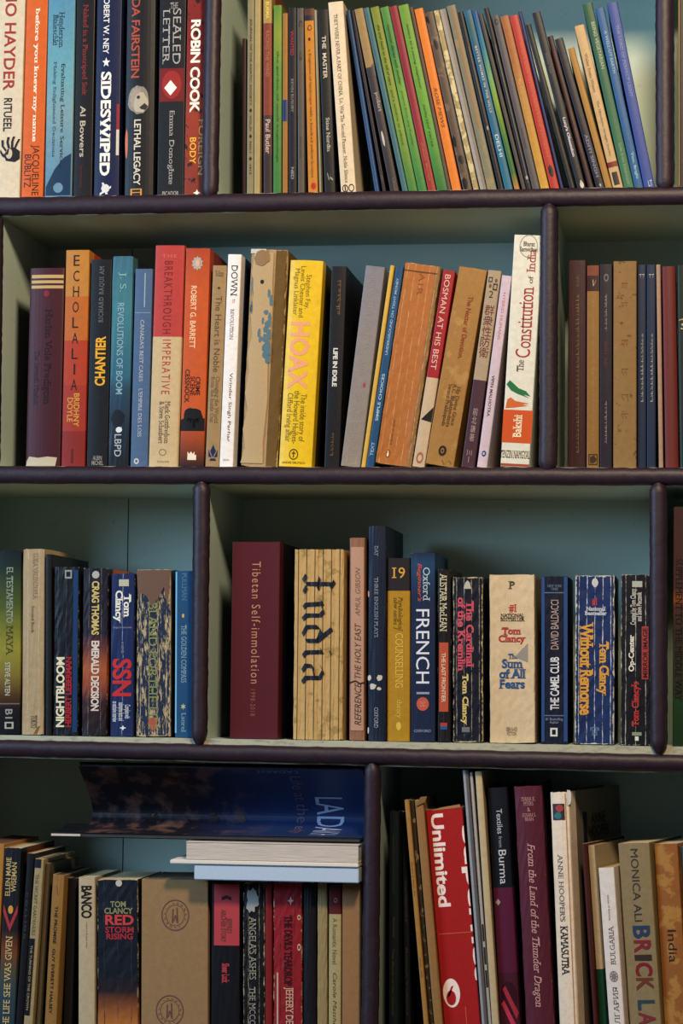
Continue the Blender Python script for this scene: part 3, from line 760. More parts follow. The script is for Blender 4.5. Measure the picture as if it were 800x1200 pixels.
# ---------------------------------------------------------------- second row, long compartment
B('C', (34, 76.5), 314, (30, 69.5), '4c1620', 'wide maroon hardback with three gold bars and a torn cream foot', [
  M(RECT, 322, 326, .06, .97, 'b8945c', n='gold_bar'), M(RECT, 328.5, 332, .06, .97, 'b8945c', n='gold_bar'), M(RECT, 334.5, 338, .06, .97, 'b8945c', n='gold_bar'), M(ragged(4), 340, 348, .42, .58, '8a1c28', n='red_device'),
  T('Harlan Vole Predigtan', 362, 474, .42, .68, '2a0c14', 's', n='title'), T('The Seventh Mission', 410, 474, .2, .34, '2a0c14', 's', n='subtitle'),
  M(poly((0, 0), (.95, 0), (1, .9), (.7, 1), (.4, .86), (.1, 1), (.02, .5)), 535, 546, .02, .9, 'b4a488', n='torn_foot')], hard=1, side='3a1018', rec=14)
B('C', (78, 104), 293, (71, 99.6), 'b8782c', 'spine in stacked bands of gold, orange and red with spaced black letters ECHOLALIA', [
  T(c, 299 + i * 18.2, 311.5 + i * 18.2, .44 if c == 'I' else .34, .51 if c == 'I' else .6, '24140c', 'n', 'h', n='letter') for i, c in enumerate('ECHOLALIA')] + [
  T('BRIDHNY\nDOYLE', 461, 500, .2, .72, 'c88c34', 'b', n='author'), M(RECT, 526, 543, .42, .5, '5c1c14', n='publisher_mark')], bands=[(348, 'b8601c'), (399, 'b03818'), (452, 'a4301c'), (506, '8c2418')])
B('C', (107, 131), 304, (101.2, 125.6), '15161c', 'black paperback spine with fat yellow word CHANTIER reading upwards', [
  T('RICHARD BAQUI AM', 312, 378, .42, .68, '6c6a64', 'ws', 'u', n='author'), T('CHANTIER', 394, 452, .3, .8, 'd89c1c', 'x', 'u', n='title'), T('ALBIN\nMICHEL', 534, 545, .25, .8, '8c8478', 'b', 'h', n='publisher')], bul=.0006)
B('C', (131.6, 156.4), 300, (126.6, 150.2), '3a6a7c', 'weathered teal spine with worn pale capitals, black foot and a small white bird mark', [
  T('J. S.', 319, 342, .3, .7, '7ca0a0', 's', n='author'), T('REVOLUTIONS OF BOOM', 355, 462, .3, .62, '7c9ca8', 'b', n='title'), M(ragged(13, 16, .4), 480, 500, .1, .75, '141c24', n='dark_figure'),
  M(merge(ragged(5), stroke([(.2, .5), (.9, .9)], .2)), 500, 507, .35, .65, 'c8ccc8', n='bird_mark'), T('LBPD', 509, 535, .3, .62, 'a8acac', '', n='publisher')],
  bands=[(360, '3c7880'), (440, '2c6478'), (455, '24485c'), (500, '1c2c3c'), (530, '141a24')], smooth=True, side='1c2c3c', wear=.35)
B('C', (158.6, 179), 315, (152.4, 173.2), '4c6484', 'slate blue spine with small cream title, left of the red and cream one', [
  M(RECT, 320, 360, .55, .62, '8c98a4', n='fine_line'), M(RECT, 366, 367, .05, .95, '7c8898', n='fine_line'), T("CANADA'S BEST CASES    L'EMPIRE DES LOIS", 375, 512, .38, .6, 'a4a8a8', 's', n='title'), M(disc(12, .5, .25), 537, 544, .2, .5, 'b8b4a8')])
B('C', (180.6, 217), 287.5, (173.4, 207.6), 'b83c34', 'thick spine, red above and cream below, with embossed title BREAKTHROUGH IMPERATIVE', [
  T('THE', 298, 302, .25, .75, 'd0645c', 'w', 'h'), T('BREAKTHROUGH', 306, 391, .34, .62, '7c2420', 'w', n='title'), T('IMPERATIVE', 398, 462, .36, .64, 'b04030', 'w', n='title'),
  T('Mark Gottfredson\n& Steve Schaubert', 470, 520, .32, .68, '5c4c3c', 's', n='author'), M(disc(12, .5, .4), 526, 534, .35, .6, '7c6c58'), T('COLLINS', 540, 542, .3, .7, '7c6c58', '', 'h', n='publisher')], bands=[(395, 'c0a478')], hard=1, side='a83c34', bul=.0008)
B('C', (219, 245), 291, (209, 239.6), 'b0401c', 'orange thriller spine with torn black foot and small black words CRIME SCENE CESSNOCK', [
  M(merge(star(10, .75), disc(12, .3)), 300, 317, .26, .72, 'a09c90', n='cog_badge'), M(disc(12), 304, 313, .4, .6, 'c8a080', n='badge_centre', lift=.0002), T('ROBERT G. BARRETT', 335, 408, .26, .5, 'e0b48c', 'b', n='author'),
  T('CRIME\nSCENE\nCESSNOCK', 433, 472, .12, .76, '2c1410', 'b', n='title'), M(merge(ragged(6, 20, .5), poly((0, 0), (1, 0), (1, .45), (.8, .5), (.5, .42), (.2, .5), (0, .4))), 478, 505, .01, .99, '1a1214', n='black_foot'),
  M(poly((0, 0), (1, 0), (1, .6), (.8, .6), (.8, 1), (.6, .7), (.4, 1), (.2, .7), (0, 1)), 529, 539, .32, .68, 'd8c8b0')], bands=[(345, 'c2521e'), (492, 'c2521e'), (495, '1a1214')], smooth=True, side='8c2c18')
B('C', (249, 266), 311, (240.6, 256.2), '9c7c50', 'tan spine titled The Heart is Noble with a blue lotus mark at its foot', [
  T('The Karmapa', 317, 326, .2, .8, '6a4c34', 's', 'h', n='author'), M(disc(8), 336, 339, .4, .6, '4c3424', n='dot'), T('The Heart is Noble', 347, 436, .3, .74, '5c4834', '', n='title'), T('Changing the World\nfrom the Inside Out', 441, 496, .2, .8, '6c5840', 's', n='subtitle'),
  M(merge(poly((.5, 1), (.75, .6), (.5, .2), (.25, .6)), poly((.1, .7), (.4, .2), (.1, .25)), poly((.9, .7), (.6, .2), (.9, .25)), poly((.2, 0), (.8, 0), (.7, .15), (.3, .15))), 521, 540, .2, .85, '1c2c54', n='lotus_mark')])
B('C', (267, 283), 298, (257, 272.6), 'dcd4cc', 'slim clean white spine lettered DOWN TO REVOLUTION in thin black', [
  T('DOWN', 311, 347, .3, .78, '3a3c44', 's', n='title'), T('TO', 350, 355, .45, .65, 'b84c34', 's', n='title'), T('REVOLUTION', 362, 398, .36, .62, '6c7078', 's', n='title'), T('Virinder Singh Parhar', 437, 518, .42, .72, '33343a', '', n='author'), T('NEHRU', 538, 540, .25, .75, '8c8478', '', 'h', n='publisher')], side='1c2c54', rec=9)
B('C', (294, 337.6), 292, (281, 325), 'a4865c', 'thick coverless old book, cracked tan paper spine with a patch of flaking blue-grey', [
  M(([(0, 0), (.1, .07), (.02, .16), (.12, .25), (.03, .33), (.1, .43), (.05, .52), (.14, .6), (.08, .7), (.13, .8), (.05, .9), (.1, 1), (.62, 1), (.62, .86), (.66, .7), (.6, .5), (.64, .3), (.58, .1), (.6, 0)], [(0, 1, 17, 18), (1, 2, 3, 17), (3, 4, 16, 17), (4, 5, 6, 16), (6, 7, 15, 16), (7, 8, 9, 15), (9, 10, 14, 15), (10, 11, 13, 14), (11, 12, 13)]), 296, 543, .0, .66, 'ac9066', n='torn_paper_skin', lift=.0004),
  *[M(ragged(200 + k, 11, .6), y - h, y + h, x - w_, x + w_, '54707a', n='blue_flake', lift=.0008) for k, (y, x, h, w_) in enumerate([
      (344, .55, 5, .04), (352, .62, 7, .05), (366, .5, 3, .07), (372, .6, 6, .05), (380, .56, 5, .09), (386, .5, 4, .06), (392, .6, 7, .07), (396, .48, 5, .05), (403, .56, 6, .1), (390, .33, 5, .04), (398, .38, 4, .05), (410, .6, 7, .08), (415, .52, 5, .08), (420, .6, 6, .07), (407, .48, 4, .05), (360, .1, 8, .025), (335, .08, 10, .02), (376, .42, 4, .03)])],
  M(ragged(12, 16, .3), 293, 312, .1, .52, '8c6c44', n='curled_flap', lift=.0012), M(RECT, 292, 297, .0, .42, 'b8b0a0', n='white_head', lift=.0006),
  M(ragged(14, 9), 328, 333, .3, .4, '241c18', n='hole', lift=.0008), M(ragged(15, 9), 357, 366, .06, .12, '241c18', n='hole', lift=.0008)],
  split=(.68, '6c5024'), side='6a4c24', wear=.9, wcol='a88c60', blotch=('94764a', .66, 50), hard=1, rough=.8, rec=14)
B('C', (340, 378.6), 305, (326, 364.6), 'd8b01c', 'bright yellow thick spine with fat pink letters HOAX', [
  T('Stephen Fay,\nLewis Chester and\nMagnus Linklater', 312, 372, .12, .68, '7c6414', '', n='author'), T('HOAX', 377, 456, .12, .72, 'd8946c', 'x', n='title'), T('The inside story of\nthe Howard Hughes-\nClifford Irving affair', 458, 520, .1, .74, '6c5814', '', n='subtitle'),
  M(merge(disc(16, .5, .4), stroke([(.5, .2), (.5, .8)], .12, 0), stroke([(.3, .6), (.7, .6)], .1, 90)), 526, 539, .3, .58, '4c3c10'), T('ANDRE DEUTSCH', 541, 543.5, .1, .8, '5c4c14', 'b', 'h', n='publisher')], side='3c3010', bul=.0025, wear=.3, rough=.35)
B('C', (388.6, 406), 312, (379.6, 397.4), '16161c', 'black spine with compact white letters LIFE IN EXILE, leaning to the right', [T('ངTsering', 328, 370, .4, .7, '8c6434', 's', n='author') if False else M(uchen(8, 3), 328, 369, .4, .72, '8c6434', 'author', 'd'), T('LIFE IN EXILE', 408, 453, .32, .62, 'c8c4bc', 'xn', n='title'), M(uchen(6, 5), 507, 534, .34, .6, '7c5c34', 'publisher', 'd')], side='101018')
B('C', (427.6, 452), 312, (399.8, 421), '7c7880', 'pale grey spine with a faint embossed grid of lettering, leaning to the right', [
  T('HUMAN SETTLEMENTS AND CITIES', 322, 440, .3, .62, '8f8478', 'w', n='title'), T('HOUSING IN THE THIRD WORLD', 452, 528, .3, .6, '98887a', 'w', n='subtitle'), M(ragged(3, 8), 448, 454, .62, .76, 'a03c3c', n='red_speck'), M(frame(.08, .06), 533, 544, .25, .8, '9a8c74', n='square_mark')],
  bands=[(400, '857c78'), (470, '8a7e72')], smooth=True)
B('C', (457, 462.2), 311, (423, 427.8), 'c49c3c', 'thin pale yellow strip-like booklet leaning against the thin blue one', wear=.1)
B('C', (463.4, 473.4), 312, (428.6, 437.4), '1c4c74', 'thin blue spine with white capitals reading upwards, SIMPLE CHOICES', [T('UNDERGROUND ON TIGHT MONEY', 326, 416, .3, .62, '8ca8bc', 'b', 'u', n='title'), T('SIMPLE CHOICES', 438, 493, .3, .66, '9cb4c4', 'b', 'u', n='title'), T('TEXT', 518, 534, .3, .68, '8ca8bc', 'b', 'u', n='publisher')])
B('C', (474.8, 517.4), 309.5, (438.4, 482.2), 'a8642c', 'wide worn orange-brown paperback spine with a tiny oval penguin badge near its foot', [
  T('AIR', 320, 345, .44, .58, '944c24', 'w', n='title'), M(RECT, 318, 319.2, .02, .92, '6c3c1c', n='fine_line'), M(disc(14), 528, 537, .26, .36, '8c3c1c', n='badge'), M(penguin(), 529, 536, .28, .34, 'd8c8a8', n='penguin_mark', lift=.0003), T('A NOVEL OF INDIA', 492, 522, .33, .38, '6c4020', '', 'u', n='subtitle')],
  creases=5, ccol='b88458', wear=.7, wcol='c08c5c', split=(.86, '8c6434'), side='6c5030', bul=-.001)
B('C', (519, 534), 317, (483, 497), 'a01c24', 'spine with red upper part and cream lower part, white capitals BOSMAN AT HIS BEST', [T('BOSMAN AT HIS BEST', 322, 433, .22, .68, 'c8a894', '', n='title'), M(poly((0, .1), (1, 1), (1, 0)), 476, 494, .1, .98, '1c1818', n='black_triangle'), M(merge(disc(10, .5, .3)), 530, 543, .2, .8, 'a05c48')], bands=[(443, 'b8a080')])
B('C', (537, 571.6), 314, (497.6, 531.4), '9c7038', 'wide tan spine with small red-brown title THE NECTAR OF DEVOTION', [T('The Nectar of Devotion.', 347, 420, .5, .68, '8c3420', 'b', n='title'), T('His Divine Grace\nA.C. Bhaktivedanta\nSwami Prabhupada', 449, 500, .3, .78, '54381c', 's', n='author'), M(disc(16), 522, 534, .38, .66, '2a201c', n='round_badge'), M(disc(10, .5, .3), 525, 531, .46, .58, '9c7038', n='badge_ring', lift=.0002), M(stroke([(0, .3), (.3, .8), (.5, .1), (.8, .9), (1, .4)], .08), 538, 544, .4, .9, '6a4c28', n='scrawl')], blotch=('a87c44', .55, 30), wear=.4)
B('C', (572.6, 587), 317, (539.4, 556.4), 'a08c70', 'spine with bold dark red vertical characters on cream above a purple lower part', [
  M(frame(.2), 325, 331, .12, .42, '1c2430', n='square_seal'), M(frame(.2), 332, 340, .52, .85, '1c2430', n='square_seal'), M(disc(8), 326, 331, .6, .8, '6c4c28', n='dot'), M(disc(8), 333, 338, .2, .4, '6c4c28', n='dot'), T('2', 341, 349, .3, .62, '2c2424', '', 'h')] + [
  T(ch, 357.5 + i * 12.4, 369.5 + i * 12.4, .14, .86, '6c1c24', '', 'h', n='character') for i, ch in enumerate('群衆性防衛')] + [T('著', 478 + i * 10, 486 + i * 10, .32, .68, '9c8880', '', 'h', n='character') if 0 else T(ch, 478 + i * 10, 487 + i * 10, .32, .68, '9c8880', '', 'h', n='character') for i, ch in enumerate('前北謙著')] + [T('三一', 527, 542, .3, .65, '9c8880', '', n='publisher')], bands=[(446, '4c2c38')])
B('C', (588.4, 599.6), 323, (558, 571.4), 'bca8b0', 'slim pale pink spine lettered HYBRID HUMANS', [T('HYBRID HUMANS', 343, 398, .36, .64, 'b0707c', '', n='title'), T('VIPIN MALHOTRA', 440, 488, .3, .6, '4c4450', 'b', n='author'), M(disc(12), 528, 535, .3, .75, '2c4484'), M(disc(8, .5, .2), 530, 533, .42, .6, 'd0c8d0', n='badge_ring', lift=.0002)])
B('C', (601.8, 637.5), 275.5, (583.4, 623), 'c8c4b4', 'tall whitish spine lettered The Constitution of India with a green and an orange hand', [
  M(disc(20, .5, .46), 275, 302, .2, .84, '8c8c80', n='emblem_ring'), T('Bharat\nSamvidhan', 283, 295, .22, .84, '2c3030', 'b', 'h', n='emblem_lettering'),
  T('The', 422, 436, .36, .6, '3c3830', 's', 'u', n='title'), T('Constitution', 336, 419, .28, .8, '9c2c2c', 's', 'u', n='title'), T('of', 323, 332, .58, .74, '3c3830', 's', 'u', n='title'), T('India', 292, 319, .5, .8, '9c2c2c', 's', 'u', n='title'),
  M(poly((0, .75), (.12, 1), (.3, .8), (.5, .55), (.8, .4), (1, .1), (.7, .2), (.95, 0), (.5, .2), (.2, .4)), 446, 466, .04, .9, '1c6c3c', n='green_hand'),
  M(poly((0, .0), (.06, .8), (.2, 1), (.4, .7), (1, .5), (.7, .4), (.95, .3), (.4, .1)), 466, 479, .05, .86, 'c05c28', n='orange_hand'),
  M(RECT, 480.5, 519, -.01, 1.02, 'c04c1c', n='orange_panel'), T('Bakshi', 486, 513, .36, .66, 'd8cca8', 'bs', 'u', n='author', lift=.0003), T('TENZIN NAMGYAL', 528, 537, -.04, 1.0, '2c2824', 's', 'h', n='author'), M(RECT, 543.5, 546.5, .0, 1.0, '9c4028', n='red_foot')], rec=7, wear=.3, clip=1)
# ---------------------------------------------------------------- second row, right compartment
B('D', (665.8, 686.4), 305, (665, 686), '3c1620', 'maroon spine with a long line of gold script from head to foot', [M(uchen(3, 8), 322, 336, .42, .62, '6c5438', 'title', 'd'), M(uchen(38, 1), 345, 532, .42, .66, '7c6440', 'title', 'd')], wear=.3, side='2c1018', creases=2, ccol='54242c')
B('D', (687.6, 702), 311, (687, 701.6), '7c3c24', 'orange-tan spine with a dark red label block near the head', [M(RECT, 323, 341, -.01, 1.01, '3c1418', n='dark_label'), M(merge(stroke([(0, .2), (.4, .9), (.5, .3), (1, .8)], .18)), 327, 337, .3, .75, 'b8a48c', n='label_script', lift=.0003), M(uchen(30, 2), 350, 520, .42, .6, 'a47c44', 'title', 'd'), M(merge(ragged(5, 20, .6), frame(.1)), 532, 545, .15, .88, '3c2c1c', n='seal_mark')], bands=[(341, '8c6430')])
B('D', (703, 717.2), 309.5, (702.6, 717), '241c2c', 'dark violet spine with small pale script lines', [M(disc(10, .5, .3), 321, 330, .3, .7, '6c6468', n='ring_mark'), M(uchen(9, 4), 345, 388, .36, .6, '8c8484', 'title', 'd'), T('2001 AD', 400, 430, .35, .6, '5c2c30', 'b', n='subtitle'), M(uchen(11, 6), 470, 520, .36, .6, '8c8484', 'author', 'd')])
B('D', (718.6, 745.6), 306, (718.2, 745.4), '8c6c40', 'widest spine of the right compartment, speckled tan with faint red stamps', [M(uchen(2, 50 + i), y, y + 9, .34, .64, '7c4428', n='red_stamp') for i, y in enumerate((328, 352, 398, 432, 462, 482))], blotch=('6c4c2c', .6, 120), wear=.3, rough=.8, rec=9)
B('D', (746.4, 756.8), 310, (746.6, 757), '1c2c48', 'left one of the twin navy spines with white script', [M(merge(stroke([(0, .8), (.4, .9), (.2, .2)], .16), stroke([(.6, .8), (1, .9), (.8, .2)], .16)), 321, 326, .2, .8, 'b8b4ac', n='volume_mark'), M(uchen(16, 9), 391, 471, .38, .72, 'a4a090', 'title', 'd')])
B('D', (757.6, 768), 310, (757.8, 768.2), '1d2e4c', 'right one of the twin navy spines with white script', [M(merge(stroke([(0, .8), (.4, .9), (.2, .2)], .16), stroke([(.6, .8), (1, .9), (.8, .2)], .16)), 321, 326, .2, .8, 'b8b4ac', n='volume_mark'), M(uchen(16, 9), 391, 471, .38, .72, 'a4a090', 'title', 'd')])
B('D', (769, 773.2), 310, (771.4, 777.4), 'a08068', 'thin pale pinkish booklet edge beside the brick red hardback')
B('D', (775, 791.4), 312, (779, 795.2), '6c2420', 'plain brick red cloth spine near the right edge of the picture', cloth=True, hard=1)
B('D', (793, 822), 310, (796, 826), '1c2c20', 'dark green spine with a cream script flourish at the far right of its row', [M(stroke([(0, .9), (.5, 1), (.7, .6), (.3, .5), (.6, .3), (.9, .3), (.6, 0), (.2, .1)], .12, 50), 373, 386, .04, .35, 'b8a878', n='script_flourish')], hard=1)
# ---------------------------------------------------------------- third row, left compartment
B('E', (-10, 24.6), 645, (-11, 23.2), '1c242c', 'dark spine with a glowing yellow-green patch, small capitals EL TESTAMENTO MAYA', [T('EL TESTAMENTO', 665, 730, .52, .74, '8c9484', 's', n='title'), T('MAYA', 733, 768, .52, .74, '3c4420', 's', n='title'), T('STEVE ALTEN', 776, 815, .48, .66, 'a8a490', 'b', n='author'), M(RECT, 824, 825.4, .3, .98, '6c6454', n='fine_line'), T('B1', 831, 842, .5, .74, '8c8c80', 'b'), M(frame(.2), 846, 854, .48, .78, '9c9c8c')],
  bands=[(665, '24342c'), (710, '4c5a24'), (760, '8c8430'), (790, '7c6c2c'), (815, '54381c'), (830, '241c20'), (850, '14161c')], smooth=True, rough=.3)
B('E', (27, 52), 643, (25, 51), 'a48c68', 'worn cream spine left of NIGHTBLOOM with a torn corner at its foot', [T('LUISA VALENZUELA', 648, 702, .48, .68, '8c7c60', 's', n='title'), T('Second Book', 710, 742, .42, .54, '6c5c48', 's', n='author'), T('TOKYO', 838, 853, .42, .7, '5c5040', 's', n='publisher'), M(poly((0, 0), (.5, 0), (1, 1), (.6, .8)), 850, 860, .55, .85, '7c5428', n='torn_corner')], wear=.5, creases=2, ccol='b49c78')
B('E', (53.4, 60), 649.5, (53, 60.4), '16181c', 'thin black book standing taller behind NIGHTBLOOM, its dark cover showing above', side='1c201c', rec=10, deep=150)
B('E', (63.2, 92.6), 664, (61.8, 90.8), '10141c', 'black and blue worn spine with cream letters NIGHTBLOOM over red ones reading upwards', [
  M(frame(.2), 668, 678, .44, .72, '8c8c84', n='publisher_mark'), T('NIGHTBLOOM', 770, 852, .12, .46, 'd0c4a0', 'xn', 'u', n='title'), T('HERBERT LIEBERMAN', 770, 852, .5, .74, 'a8202c', 'xn', 'u', n='author'), M(RECT, 668, 858, .78, .97, '1c3c68', n='blue_strip')], wear=.55, creases=3, ccol='3c4450', wcol='a09078')
B('E', (97.6, 126.4), 665.5, (95.2, 125), '18182a', 'spine of dark sky over an orange sunset lettered in yellow and white capitals', [
  M(disc(12), 669, 678, .36, .66, 'a0a094'), T('CRAIG THOMAS', 681, 744, .36, .66, 'c0a860', 'xn', n='author'), T('EMERALD DECISION', 751, 833, .36, .68, 'c8b8a8', 'xn', n='title')],
  bands=[(742, '201a2c'), (762, '6c3430'), (785, 'a85428'), (805, '8c4028'), (822, '3c1c20'), (835, '1c1820')], smooth=True, wear=.55, creases=2, ccol='6c5c50', wcol='b0a084')
B('E', (130.4, 157.4), 672, (128.4, 156.6), '1c2a5c', 'navy spine with white Tom Clancy lettering and large red letters SSN', [
  M(RECT, 679, 687, .34, .76, 'a8a890', n='publisher_label'), T('Tom\nClancy', 692, 730, .1, .86, 'd0ccbc', 'xs', n='author'), T('Strategies of submarine warfare', 734, 737, .1, .9, '8c90a0', '', 'h'), T('A NOVEL', 752, 766, .46, .56, '8c90a0', ''),
  T('SSN', 772, 816, .08, .9, 'b82c2c', 'x', n='title'), T('Complete with\nsubmarine facts and\nan exclusive interview', 822, 846, .1, .86, 'b8bcc0', 'b', n='subtitle'), M(star(4), 850, 856, .4, .7, 'c8ccc8')], wear=.5, creases=1, ccol='7c84a0', wcol='c0bca8')
B('E', (160.4, 199.8), 667, (158.8, 199.6), '1c2c48', 'badly peeling spine, dark blue print flaked down to tan and brown paper', [T('BLAND FORTHE LIFE', 705, 855, .36, .62, '7c8450', 's', n='title'), M(poly((0, 1), (1, 1), (.95, .5), (.9, 0), (.8, .55), (.6, .2), (.45, 0), (.3, .3), (.12, .4), (.05, .1)), 668, 712, .0, 1.0, '6c5040', n='bare_brown_head'), M(ragged(3, 14, .4), 840, 856, .35, .62, 'a8503c', n='orange_scrap')],
  peel=.47, wear=1.0, wcol='a8946c', creases=4, ccol='a89878', rough=.7)
B('E', (205.6, 238), 669, (205, 237), '1c4c74', 'teal blue spine with a bright edge, half hidden behind the dark post', [T('PULLMAN', 671, 704, .3, .52, '4c7890', 's', n='author'), M(disc(8), 719, 724, .3, .42, 'b89c4c', n='dot'), T('THE GOLDEN COMPASS', 732, 800, .28, .52, '7c98a4', 's', n='title'), M(star(6), 824, 832, .26, .5, 'a8a488'), T('Laurel', 835, 858, .3, .5, '7c98a4', 's', n='publisher'), M(RECT, 670, 859, .0, .07, '6ca8c8', n='light_edge')])
# ---------------------------------------------------------------- third row, middle compartment
B('F', (272, 328.4), 635, (269.4, 325), '5c1c24', 'very wide dark red spine with thin cream title Tibetan Self-immolation', [T('Tibetan Self-immolation', 658, 801, .42, .6, 'b07c5c', 'w', n='title'), T('1998-2018', 808, 839, .42, .52, '8c5444', 'w', n='subtitle')], side='14101c', rec=14, wear=.3, rough=.4, bul=-.0008)
B('F', (345, 403), 643.5, (342.6, 401), 'b8945c', 'thick yellowed ribbed spine hand-lettered India in big blue-black blackletter', [
  M(blackletter_india(), 672, 802, .16, .84, '1c2030', 'title', 'd', lift=.0004)], ribs=6, creases=6, ccol='3c2c1c', wear=.6, wcol='c0a468', blotch=('a08048', .56, 40), rough=.75, hard=0, rec=10)
B('F', (409.4, 427.4), 630, (408.8, 427.2), '8c6048', 'pinkish brown taped spine with dark italic lettering, crossed by a dark crack', [M(RECT, 641, 856, .1, .92, 'ac846c', n='paper_label'), T('REFERENCE,', 852, 812, .35, .75, '4c3c2c', 'i') if 0 else T('REFERENCE', 800, 850, .35, .78, '4c3c2c', 'i', 'u', n='title', lift=.0003), T('THE HOLY EAST', 730, 795, .35, .75, '54402c', 'i', 'u', n='title', lift=.0003), T('AMUL GIBSON', 665, 722, .38, .7, '7c6048', 'i', 'u', n='author', lift=.0003), M(stroke([(0, .4), (.4, .7), (.7, .3), (1, .5)], .2, 90), 797, 802, .0, 1.0, '3c201c', n='dark_crack', lift=.0005)], wear=.5, wcol='8c5c48')
B('F', (431, 452.6), 616, (430.4, 452), '18243c', 'tall narrow navy hardback, white capitals THREE ENGLISH PLAYS with chipped white marks low down', [T('DAY', 640, 652, .36, .56, '7c8490', 's', n='author'), T('THREE ENGLISH PLAYS', 676, 747, .36, .56, '7c8490', 's', n='title'), T('OXFORD', 829, 853, .36, .58, '8c909c', 's', n='publisher'), M(ragged(11, 10, .5), 791, 798, .0, .2, 'b8b0a0', n='chip'), M(ragged(12, 12, .6), 791, 798, .48, .8, 'b8b0a0', n='chip'), M(ragged(13, 12, .6), 801, 808, .12, .48, 'b8b0a0', n='chip'), M(ragged(14, 8, .6), 805, 809, .5, .75, 'b8b0a0', n='chip'), M(ragged(15, 8, .4), 692, 700, .0, .08, 'b87c6c', n='chip'), M(ragged(16, 8, .4), 852, 860, .0, .08, 'b8b0a0', n='chip')], hard=1, wear=.5, wcol='6c7078', rec=8)
B('F', (453.8, 480.2), 654, (453.4, 479.8), '2a2428', 'yellow spine with a black head block bearing the number 19', [T('19', 665, 677.5, .2, .78, 'c89434', 's', 'h', n='number'), T('Psychological\nnew series 1', 699, 740, .28, .68, '5c4414', 'si', n='subtitle'), T('COUNSELLING', 742, 806, .36, .7, 'c8a448', 's', n='title'), T('theory', 820, 842, .36, .66, 'c8a448', 's', n='title'), M(ragged(3), 846, 856, .4, .62, 'c8a448')], bands=[(693, 'a87c1c')], side='2c2014')
B('F', (481, 510), 647.5, (481, 509.8), '1c2a48', 'dark blue dictionary spine with large white letters FRENCH and an orange disc', [T("Beginner's", 660, 705, .24, .46, 'b84c3c', 'bi', n='subtitle'), T('Oxford', 665, 704, .5, .78, 'a4b0b8', 's', n='title'), T('FRENCH', 714, 801, .22, .76, 'c8c8cc', '', n='title'), M(RECT, 811, 813.5, .24, .76, '8c90a0', n='fine_line'), M(disc(20), 817, 833, .24, .74, 'b85440', n='orange_disc'), T('3rd', 822, 828, .38, .62, 'c87c68', 'b', n='disc_lettering', lift=.0002), T('OXFORD', 855, 858, .14, .82, '8c90a0', 's', 'h', n='publisher')], bands=[(660, '1c4468'), (700, '1c2c4c'), (720, '1a2848')], smooth=True, wear=.35)
B('F', (512.6, 528.4), 667, (512.4, 528.2), '1c1618', 'narrow black paperback, cream ALISTAIR MacLEAN above a vertical orange-red panel', [T('ALISTAIR MacLEAN', 672, 740, .16, .68, 'c0b494', 'sn', n='author'), M(RECT, 753, 834, .12, .8, 'b04c34', n='red_panel'), T('THE LAST FRONTIER', 765, 823, .3, .6, 'c8b494', 'bn', n='title', lift=.0003), M(RECT, 847, 851, .2, .72, 'a83c34', n='publisher_mark'), M(RECT, 851, 855, .2, .72, '2c5484', n='publisher_mark')], wear=.5)
B('F', (530.4, 565.4), 676, (530.2, 566), '14182a', 'worn black spine with pink-red title The Cardinal of the Kremlin and yellow Tom Clancy below', [M(poly((0, 0), (1, 0), (.8, .7), (.5, 1), (.2, .7)), 680, 690, .36, .62, 'a8a490', n='publisher_mark'), T('The Cardinal\nof the Kremlin', 700, 787, .16, .7, 'c04c5c', 'xs', n='title'), T('Tom Clancy', 789, 850, .26, .52, 'c8b068', 'xs', n='author'), M(RECT, 852, 858, .3, .56, '6c6c6c', n='fine_print')], wear=.9, creases=4, ccol='8c8470', wcol='b4a078')
B('F', (573, 626), 673, (573.6, 627), 'c4ac88', 'very thick cream spine with blue title The Sum of All Fears across it', [
  T('P', 681, 690, .42, .56, '4c443c', 'bs', 'h', n='publisher_mark'), T('#1', 708, 718, .42, .6, 'b03c34', 'xs', 'h'), T('NATIONAL\nBESTSELLER', 719, 728, .24, .78, '2c2824', 'bs', 'h', n='subtitle'), T('Tom\nClancy', 735, 755, .2, .8, 'a83434', 'xs', 'h', n='author'),
  T('The', 766, 772, .4, .62, '2c5484', 'bs', 'h', n='title'), T('Sum\nof All\nFears', 772, 807, .2, .8, '2c5484', 'xs', 'h', n='title'), M(poly((0, .3), (1, 1), (1, 0)), 754, 776, .56, .84, '8c8478', n='grey_smudge'), T('ISBN 0-425\nFICTION', 852, 862, .36, .6, '7c6c58', 'b', 'h', n='fine_print')],
  wear=.6, creases=9, ccol='c0aa84', wcol='8c7454', bul=-.0015, side='8c7c64', rec=9)
B('F', (634.4, 664.6), 675, (634, 664.8), '141c34', 'black spine with blue edges, silver capitals THE CAMEL CLUB and DAVID BALDACCI', [
  M(RECT, 676, 869, .0, .12, '2c4c80', n='blue_edge'), M(RECT, 676, 869, .86, 1.0, '2c4c80', n='blue_edge'), T('NEW YORK\nTIMES', 685, 692, .24, .78, '6c7890', '', 'h'), M(RECT, 694, 695.2, .12, .86, '5c6c90', n='fine_line'), T('DAVID BALDACCI', 703, 761, .36, .66, 'a89080', 'n', 'u', n='author'), T('THE CAMEL CLUB', 770, 832, .34, .68, 'c8c8c8', 'bn', 'u', n='title'),
  M(RECT, 838, 839.2, .12, .86, '5c6c90', n='fine_line'), T('#1 Bestselling\nAuthor', 841, 848, .16, .82, '7c88a0', '', 'h'), M(frame(.24, .2), 853, 863, .34, .62, 'c0c0b8')], wear=.6, wcol='6c7488', side='10141c')
